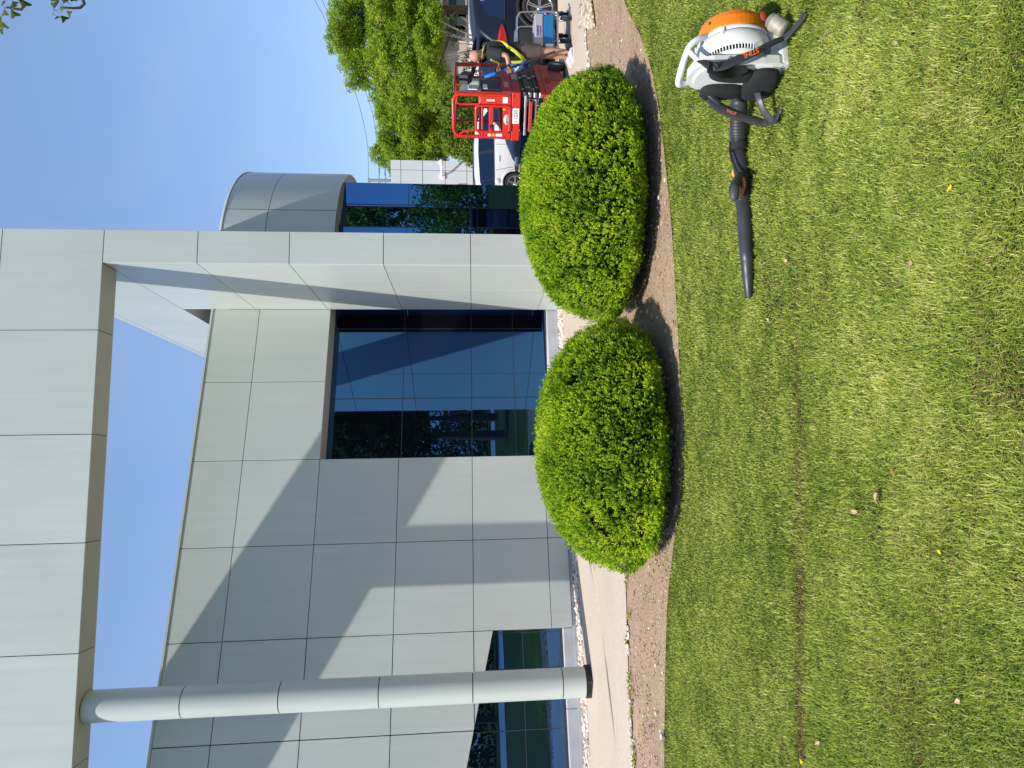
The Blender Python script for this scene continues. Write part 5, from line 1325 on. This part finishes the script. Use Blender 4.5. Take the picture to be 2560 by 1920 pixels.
for s, hp, kn in ((-1, (1316, 126, -.10), (1352, 127, -.12)), (1, (1316, 129, .10), (1353, 138, .12))):
    a, b = wp(*hp), wp(*kn); mb.tube([a, a.lerp(b, .35), a.lerp(b, .7), b], [.125, .122, .110, .102], 16, caps=False)
mb.build("shorts", SHORTS, per, True)
# harness straps
def strap(nm, pts, wd_, m, par=per, up=(0, -1, 0), flat=.18):
    mb = MB(); mb.tube(catmull(pts, 6), wd_ / 2, 8, flat=flat, up=up); return mb.build(nm, m, par, True)
strap("harness_strap", [wp(1208.5, 136, -.03), wp(1206.5, 128, -.135), wp(1209.5, 117, -.165), wp(1217, 109, -.12), wp(1228, 104.2, -.06)], .055, HIVIS)
strap("harness_strap", [wp(1228, 104, -.10), wp(1240, 103.3, -.10), wp(1252, 104.5, -.13), wp(1264, 110, -.20), wp(1270, 118, -.215)], .042, HIVIS)
strap("thigh_strap", [wp(1267, 116, -.205), wp(1280, 123, -.215), wp(1294, 134, -.21), wp(1305, 143.5, -.16), wp(1311, 149.5, -.08)], .062, HIVIS)
strap("chest_strap", [wp(1226, 148, -.14), wp(1233, 151, -.125), wp(1246, 156.5, -.06)], .036, HIVIS)
strap("hip_strap", [wp(1278, 154.5, -.06), wp(1291, 155.2, -.055), wp(1306, 153, -.05)], .05, HIVIS)
mb = MB(); mb.box(wp(1233.5, 104.4, -.08), (.05, .06, .05)); mb.box(wp(1312, 150, -.09), (.05, .02, .05)); pieces(mb, "buckle", mat("buckle_steel", (.6, .6, .55), .3, .9), per, True, bevel=.008)
mb = MB(); c = wp(1271.2, 166.5, -.215); mb.lathe([(.036, -.022), (.042, -.02), (.042, .02), (.036, .022)], Matrix.Translation(c) @ Matrix.Rotation(math.pi / 2, 4, 'Y'), 18); mb.ell(c + Vector((0, -.04, 0)), (.024, .012, .024), seg=10, rings=6); mb.build("wristwatch", WEB, per, True)
# trainers
for tx, ty, hx, hy, d in ((1434, 158, 1431, 121, -.12), (1427, 170, 1424.5, 137, .15)):
    a, b = wp(hx, hy, d), wp(tx, ty, d); a.z = b.z = -.15; mb = MB(); P = []
    for i in range(11):
        t = i / 10; c = a.lerp(b, t); wv = .028 + .022 * math.sin(math.pi * min(1, t * .8 + .18)) ; hh = (.105 if t < .3 else .105 - .062 * (t - .3) / .7) * (1 if .03 < t < .97 else .6)
        P.append([c + Vector((0, wv * 1.0 * math.cos(k), max(0.0, hh * (.5 + .5 * math.sin(k))))) for k in [2 * math.pi * j / 14 for j in range(15)]])
    mb.grid(P); mb.add(P[0][:-1], [tuple(range(14))]); mb.add(P[-1][:-1], [tuple(range(14))]); sh_ = mb.build("shoe", SHOE, per, True)
    mb = MB(); mb.tube([a + Vector((.008, 0, .012)), b + Vector((-.004, 0, .012))], .047, 10, flat=.26, up=(0, 0, 1)); q = mb.build("sole", mat("pale_sole", (.7, .69, .7), .6), per, True); q.parent = sh_
    mb = MB(); 
    for k in range(4): c = a.lerp(b, .38 + .1 * k); mb.tube([c + Vector((0, -.04, .065 - .008 * k)), c + Vector((0, 0, .098 - .012 * k)), c + Vector((0, .04, .065 - .008 * k))], .005, 5)
    q = mb.build("lace", WEB, per, True); q.parent = sh_
    mb = MB(); mb.tube([a.lerp(b, .16) + Vector((0, 0, .085)), a.lerp(b, .14) + Vector((0, 0, .13))], [.046, .043], 12); mb.build("sock", WEB, per, True)
# the long pole in his hands
d0 = -.22
pA, pB = wp(1388.5, 129, -.28), wp(1211, 193.5, -.02)
pole2 = thing("cleaning_pole", pA, 0, "long dark telescopic pole with a bright blue end, held slanting by the worker", "pole")
q = lambda t: pA.lerp(pB, t)
mb = MB(); mb.tube([q(0), q(.02), q(.45)], [.014, .020, .020], 10); mb.tube([q(.45), q(.88)], .017, 10); mb.build("shaft", mat("carbon_tube", (.03, .03, .035), .35), pole2, True)
mb = MB(); mb.tube([q(.64), q(.72)], .031, 10); mb.tube([q(.45), q(.47)], .030, 10); mb.build("clamp", mat("blue_clamp", (.015, .07, .38), .4), pole2, True)
mb = MB(); mb.tube([q(.84), q(.88), q(.96), q(1.0)], [.022, .032, .030, .016], 10); mb.build("tip", mat("bright_blue_tip", (.015, .20, .62), .4), pole2, True)

# ------------------------------------------------------------------ backpack blower on the lawn
BWHITE = mat("white_housing", (.66, .66, .64), .38, noise=.05, nscale=12)
ORANGE = mat("orange_cover", (.78, .19, .008), .38, noise=.06, nscale=12)
BPAD = mat("black_foam", (.012, .012, .013), .85, noise=.3, nscale=60, bump=.4)
BGREY = mat("grey_black_plastic", (.035, .036, .042), .42, noise=.15, nscale=18)
STRAPM = mat("strap_fabric", (.030, .029, .033), .85, noise=.2, nscale=50, bump=.3)
OTXT = mat("orange_print", (.80, .16, .02), .5)
BC = Vector((1.628, 3.705, -.012)); BRZ = math.atan2(-.99, .13)
bl = thing("leaf_blower", BC, BRZ, "white and orange backpack leaf blower with a long black hose lying on the lawn", "leaf blower")
T_B = MW[bl.name]
def loc(p): return T_B.inverted() @ p
# back plate (x = across, y = depth away from the wearer, z = up)
mb = MB(); outl = [(-0.0988, 0.015), (0.044, 0.0), (0.1616, 0.0), (0.1784, 0.06), (0.1784, 0.14), (0.1658, 0.28), (0.1574, 0.4), (0.1364, 0.465), (0.0944, 0.49), (0.0272, 0.5), (-0.0316, 0.49), (-0.0736, 0.455), (-0.103, 0.4), (-0.1198, 0.3), (-0.124, 0.21), (-0.1282, 0.12), (-0.124, 0.05)]
def plate(mb, y0, y1, shr=1.0):
    c = Vector((.0, .24)); mb.prism([(c.x + (x - c.x) * shr, c.y + (z - c.y) * shr) for x, z in outl], (0, y0, 0), (1, 0, 0), (0, 0, 1), (0, y1 - y0, 0))
plate(mb, 0, .045); plate(mb, -.012, .003, .86)
mb.build("back_plate", BWHITE, bl, bevel=.012)
mb = MB(); mb.tube(catmull([(-.06, .02, .47), (-.055, .005, .51), (-.035, .005, .535), (.035, .075, .525), (.09, .13, .505), (.105, .165, .46), (.09, .19, .41)], 6), .0175, 12); mb.tube(catmull([(.11, .02, .45), (.11, .06, .485), (.085, .11, .507)], 5), .015, 10); mb.build("carry_handle", BWHITE, bl)
mb = MB()
for x, z in ((.145, .02), (-.07, .02)): mb.hexa((x - .03, .0, -.005), (.06, 0, 0), (0, .22, 0), (0, 0, .055))
mb.hexa((-.10, .05, .035), (.25, 0, 0), (0, .16, 0), (0, 0, .06)); mb.build("base_frame", BWHITE, bl, bevel=.015)
# pads
def pad(c, r, tilt=0.0):
    mb = MB(); R3 = Matrix.Rotation(tilt, 3, 'Y'); P = []
    for i in range(13):
        ph = math.pi * i / 12; row = []
        for k in range(29):
            t = 2 * math.pi * k / 28; sq = lambda v: math.copysign(abs(v) ** .75, v)
            row.append(Vector(c) + R3 @ Vector((r[0] * math.sin(ph) ** .6 * sq(math.cos(t)), -r[1] * math.cos(ph), r[2] * math.sin(ph) ** .6 * sq(math.sin(t)))))
        P.append(row)
    mb.grid(P); return mb.build("back_pad", BPAD, bl)
pad((-.062, -.024, .285), (.058, .036, .120), -.05); pad((.095, -.022, .285), (.052, .032, .125), .05); pad((.022, -.030, .105), (.142, .040, .092), -.10)
# fan housing: a drum standing on edge behind the plate
TH = Matrix.Translation((.01, 0, .238)) @ Matrix.Rotation(-math.pi / 2, 4, 'X')
mb = MB(); mb.lathe([(.10, .055), (.168, .058), (.172, .075)], TH, 48); mb.lathe([(.172, .10), (.187, .108), (.197, .13), (.198, .155), (.192, .175), (.184, .18)], TH, 48); mb.lathe([(.189, .18), (.193, .185), (.193, .198), (.186, .204), (.165, .21), (.1, .214)], TH, 48)
hs_ = mb.build("fan_housing", BWHITE, bl)
mb = MB(); mb.lathe([(.166, .07), (.166, .11)], TH, 48); q = mb.build("intake_gap", BPAD, bl); q.parent = hs_
mb = MB()
for k in range(44):
    a = rad(-20 + 230 * k / 43); c_, s_ = math.cos(a), -math.sin(a)
    p0 = TH @ Vector((.168 * c_, .168 * s_, .072)); p1 = TH @ Vector((.176 * c_, .176 * s_, .108)); mb.tube([p0, p0.lerp(p1, .5) * 1.0, p1], .0038, 5)
q = mb.build("intake_grille", BWHITE, bl); q.parent = hs_
mb = MB()
for a in (35, 65, 95, 130): 
    p = TH @ Vector((.193 * math.cos(rad(a)), -.193 * math.sin(rad(a)), .18)); n_ = (p - Vector((.01, p.y, .238))).normalized()
    mb.tube([p - n_ * .01, p + n_ * .012], .011, 8); mb.box(p + Vector((0, -.012, 0)) + n_ * .003, (.014, .03, .014))
q = mb.build("clip", BWHITE, bl); q.parent = hs_
# orange engine cover
mb = MB(); P = []
for D, rr_, zf in ((.203, .182, .10), (.21, .187, .095), (.262, .184, .095), (.292, .172, .10), (.310, .148, .11), (.318, .10, .13), (.32, .02, .2)):
    row = []
    for k in range(49):
        a = 2 * math.pi * k / 48; x, z = rr_ * math.cos(a), rr_ * math.sin(a) * 1.0 + .238
        row.append(Vector((.01 + x, D, max(z, zf))))
    P.append(row)
mb.grid(P, False); ec = mb.build("engine_cover", ORANGE, bl, bevel=.008)
mb = MB()
for a in (58, 100):
    p = Vector((.01 + .184 * math.cos(rad(a)), .255, .238 + .184 * math.sin(rad(a)))); mb.ell(p, (.009, .009, .009), seg=8, rings=6)
q = mb.build("screw", BGREY, bl); q.parent = ec
mb = MB(); mb.ell((.150, .27, .125), (.028, .035, .03)); q = mb.build("filler_recess", mat("dark_orange", (.30, .05, .01), .5), bl); q.parent = ec
mb = MB(); p = at_y(1834, 40, 3.86); mb.tube([loc(at_y(1832, 46, 3.86)), loc(at_y(1844, 32, 3.86))], .014, 8); mb.ell(loc(at_y(1845, 31, 3.86)), (.02, .02, .016)); mb.build("spark_plug_cap", BGREY, bl)
# silencer / fuel bottle low on the right
mb = MB(); a, b = loc(at_y(1964, 76, 3.47)), loc(at_y(1926, 50, 3.52)); d = (b - a).normalized(); rx = d.to_track_quat('Z', 'Y').to_matrix().to_4x4(); rx.translation = a; L_ = (b - a).length
mb.lathe([(.001, 0), (.036, 0), (.042, .008), (.042, L_ * .62), (.045, L_ * .66), (.045, L_ * .78), (.038, L_ * .8), (.037, L_), (.030, L_), (.029, L_ * .72), (.001, L_ * .7)], rx, 28); mb.build("exhaust_stub", mat("sooty_beige_metal", (.33, .30, .24), .6, .2, noise=.2), bl)
mb = MB(); mb.hexa((-.08, .06, .06), (.23, 0, 0), (0, .13, 0), (0, 0, .12)); mb.build("fuel_tank", mat("translucent_grey", (.20, .24, .28), .4), bl, bevel=.03)
mb = MB(); mb.hexa((.182, .025, .145), (.004, 0, 0), (0, .09, 0), (0, 0, .045)); pl_ = mb.build("warning_plate", mat("pale_blue_plate", (.36, .45, .58), .5), bl)
mb = MB()
for k in range(3):
    y0 = .041 + .028 * k; mb.add([Vector((.1875, y0 - .010, .152)), Vector((.1875, y0 + .010, .152)), Vector((.1875, y0, .182))], [(0, 1, 2)])
q = mb.build("warning_triangle", mat("warning_yellow", (.80, .55, .02), .5), bl); q.parent = pl_
# shoulder straps
def bstrap(pts, ws, nm="shoulder_strap", m=STRAPM, flat=.22, up=(0, -1, 0), par=bl):
    P = catmull([p for p in pts], 7); n = len(P)
    wv = [ws[min(len(ws) - 1, int(i / (n - 1) * (len(ws) - 1)))] * (1 - (i / (n - 1) * (len(ws) - 1)) % 1) + ws[min(len(ws) - 1, int(i / (n - 1) * (len(ws) - 1)) + 1)] * ((i / (n - 1) * (len(ws) - 1)) % 1) for i in range(n)]
    mb = MB(); mb.tube(P, [q / 2 for q in wv], 10, flat=flat, up=up); return mb.build(nm, m, par, True)
rs = [at_y(1747, 150, 3.60), at_y(1765, 158, 3.54), at_y(1785, 166, 3.50), at_y(1812, 163, 3.48), at_y(1850, 146, 3.46), at_y(1885, 132, 3.46), at_y(1912, 117, 3.46), at_y(1940, 103, 3.48), at_y(1968, 90, 3.50)]
st1 = bstrap(rs, [.035, .05, .085, .085, .075, .06, .055, .055, .045], flat=.30)
bstrap([at_y(1960, 94, 3.47), at_y(1975, 82, 3.44), at_y(1992, 62, 3.38), at_y(2004, 48, 3.34), at_y(2011, 32, 3.32)], [.04, .036, .034, .034, .045], "strap_tail", BGREY, .12, (0, -.5, .86))
bstrap([at_y(1770, 168, 3.475), at_y(1800, 178, 3.50), at_y(1835, 180, 3.54), at_y(1868, 172, 3.53)], [.06, .075, .06, .03], "strap_lining", BPAD, .25)
a, b = at_y(1902, 124, 3.43), at_y(1849, 146, 3.43); c = (a + b) / 2 + Vector((0, -.012, 0)); ex = b - a; ey = Vector((-1, 0, 0)); ey = ey - ex.normalized() * ey.dot(ex.normalized())
q = lettering("STIHL", .036, OTXT, c, ex, ey, bl, True, "strap_lettering", .001, .25); q.parent = st1
mb = MB(); mb.tube([at_y(1786, 158, 3.462), at_y(1792, 163, 3.46), at_y(1795, 170, 3.462), at_y(1789, 174, 3.462), at_y(1784, 168, 3.462), at_y(1786, 158, 3.462)], .0035, 6); mb.build("strap_ring", BGREY, bl, True)
ls_ = [at_y(1720, 198, 3.80), at_y(1741, 209, 3.80), at_y(1759, 228, 3.80), at_y(1778, 249, 3.80), at_y(1794, 265, 3.80), at_y(1815, 277, 3.79), at_y(1840, 287, 3.78), at_y(1866, 295, 3.77), at_y(1892, 303, 3.76), at_y(1914, 307, 3.75)]
st2 = bstrap(ls_, [.03, .036, .052, .058, .062, .062, .056, .052, .05, .042], flat=.35)
bstrap([at_y(1753, 204, 3.78), at_y(1766, 224, 3.77), at_y(1782, 242, 3.76), at_y(1800, 258, 3.76)], [.03, .042, .04, .03], "strap_lining", BGREY, .4)
bstrap([at_y(1908, 306, 3.72), at_y(1928, 306, 3.66), at_y(1940, 298, 3.62), at_y(1945, 282, 3.60), at_y(1950, 262, 3.58)], [.045, .034, .032, .032, .034], "strap_tail", BGREY, .15, (0, -.5, .86))
bstrap([at_y(1893, 232, 3.66), at_y(1898, 252, 3.68), at_y(1908, 275, 3.68), at_y(1924, 296, 3.66), at_y(1936, 302, 3.64)], [.034, .036, .036, .034, .032], "strap_tail", BGREY, .12, (-.5, -.6, .6))
a, b = at_y(1850, 290, 3.745), at_y(1803, 274, 3.755); ex = b - a; ey = Vector((-1, 0, 0)); ey = ey - ex.normalized() * ey.dot(ex.normalized())
q = lettering("STIHL", .022, OTXT, (a + b) / 2 + Vector((0, -.012, 0)), ex, ey, bl, True, "strap_lettering", .001, .25); q.parent = st2
mb = MB()
for px, py in ((1752, 238), (1760, 246)): mb.box(at_y(px, py, 3.79), (.022, .012, .02))
mb.build("strap_buckle", BGREY, bl, True, bevel=.004)
# elbow, ribbed hose, tube and nozzle
AX = [((1838, 214), 3.86, .040), ((1842, 228), 3.90, .042), ((1847, 245), 3.93, .042), ((1848, 262), 3.96, .046), ((1846, 300), 4.02, .048), ((1846, 340), 4.09, .049), ((1848, 362), 4.11, .048)]
pts = [at_y(p[0], p[1], Y) for p, Y, r in AX]
mb = MB(); P = catmull(pts[:4], 6); mb.tube(P, [.039] * 6 + [.041] * 7 + [.047] * 6, 24); mb.build("hose_elbow", BGREY, bl, True)
P = catmull(pts[3:], 40); mb = MB(); n = len(P)
mb.tube(P, [.044 + .0055 * (.5 + .5 * math.sin(i / n * 2 * math.pi * 17)) for i in range(n)], 28); mb.build("ribbed_hose", BGREY, bl, True)
tb = [((1847, 358), .049), ((1848, 372), .050), ((1850, 384), .049), ((1850, 386), .046), ((1853, 410), .0455), ((1856, 450), .045), ((1857, 500), .045), ((1859, 504), .048), ((1860, 512), .048), ((1860, 514), .044), ((1863, 570), .0435), ((1866, 630), .041), ((1868, 652), .040), ((1868, 654), .038), ((1870, 690), .035), ((1871, 712), .029), ((1872, 730), .0245), ((1873, 744), .0225)]
def lie(x, r): return (H - r - .034) * FPX / (x - 1178)          # how far off a tube of radius r lying on the grass is
tb = [(p, lie(p[0], r) + (.02 if r > .047 else 0), r) for p, r in tb]
mb = MB(); mb.tube([at_y(p[0], p[1], Y) for p, Y, r in tb], [r for p, Y, r in tb], 28, caps=False)
e = [at_y(p[0], p[1], Y) for p, Y, r in tb[-2:]]; mb.tube([e[1], e[1].lerp(e[0], .6)], [.0185, .017], 20); tube_o = mb.build("blower_tube", BGREY, bl, True)
mb = MB(); mb.tube([at_y(1847.5, 360, 4.105), at_y(1849, 374, 4.105)], .0525, 28); q = mb.build("hose_clamp", BPAD, bl, True); q.parent = tube_o
# control grip with trigger and cable
c0 = at_y(1851, 448, 4.14)
mb = MB(); mb.tube(catmull([at_y(1852, 436, 4.03), at_y(1846, 446, 4.01), at_y(1838, 462, 3.99), at_y(1833, 478, 3.98), at_y(1837, 500, 3.98)], 5), [.018 + .010 * math.sin(math.pi * i / 20) for i in range(21)], 12); mb.tube([at_y(1856, 440, 4.085), at_y(1856, 500, 4.085)], .049, 24, caps=True); gp_ = mb.build("control_grip", BGREY, bl, True)
mb = MB(); mb.ell(at_y(1837, 480, 3.97), (.052, .022, .028), Matrix.Rotation(.12, 3, 'Y'), 14, 10); q = mb.build("grip_knob", mat("grey_rubber", (.055, .056, .06), .5), bl, True); q.parent = gp_
mb = MB(); mb.tube(catmull([at_y(1848, 440, 4.015), at_y(1858, 448, 4.005), at_y(1861, 462, 4.01), at_y(1856, 480, 4.01), at_y(1853, 492, 4.02)], 5), .011, 8, flat=.7); q = mb.build("trigger", OTXT, bl, True); q.parent = gp_
mb = MB(); mb.tube([at_y(1832, 428, 4.12), at_y(1834, 438, 4.12), at_y(1838, 442, 4.12)], .009, 6); q = mb.build("stop_button", mat("amber_button", (.7, .32, .03), .5), bl, True); q.parent = gp_
mb = MB(); mb.tube(catmull([at_y(1826, 352, 4.12), at_y(1824, 372, 4.12), at_y(1830, 400, 4.08), at_y(1840, 424, 4.05), at_y(1850, 442, 4.02)], 6), .006, 8); mb.build("throttle_cable", BPAD, bl, True)
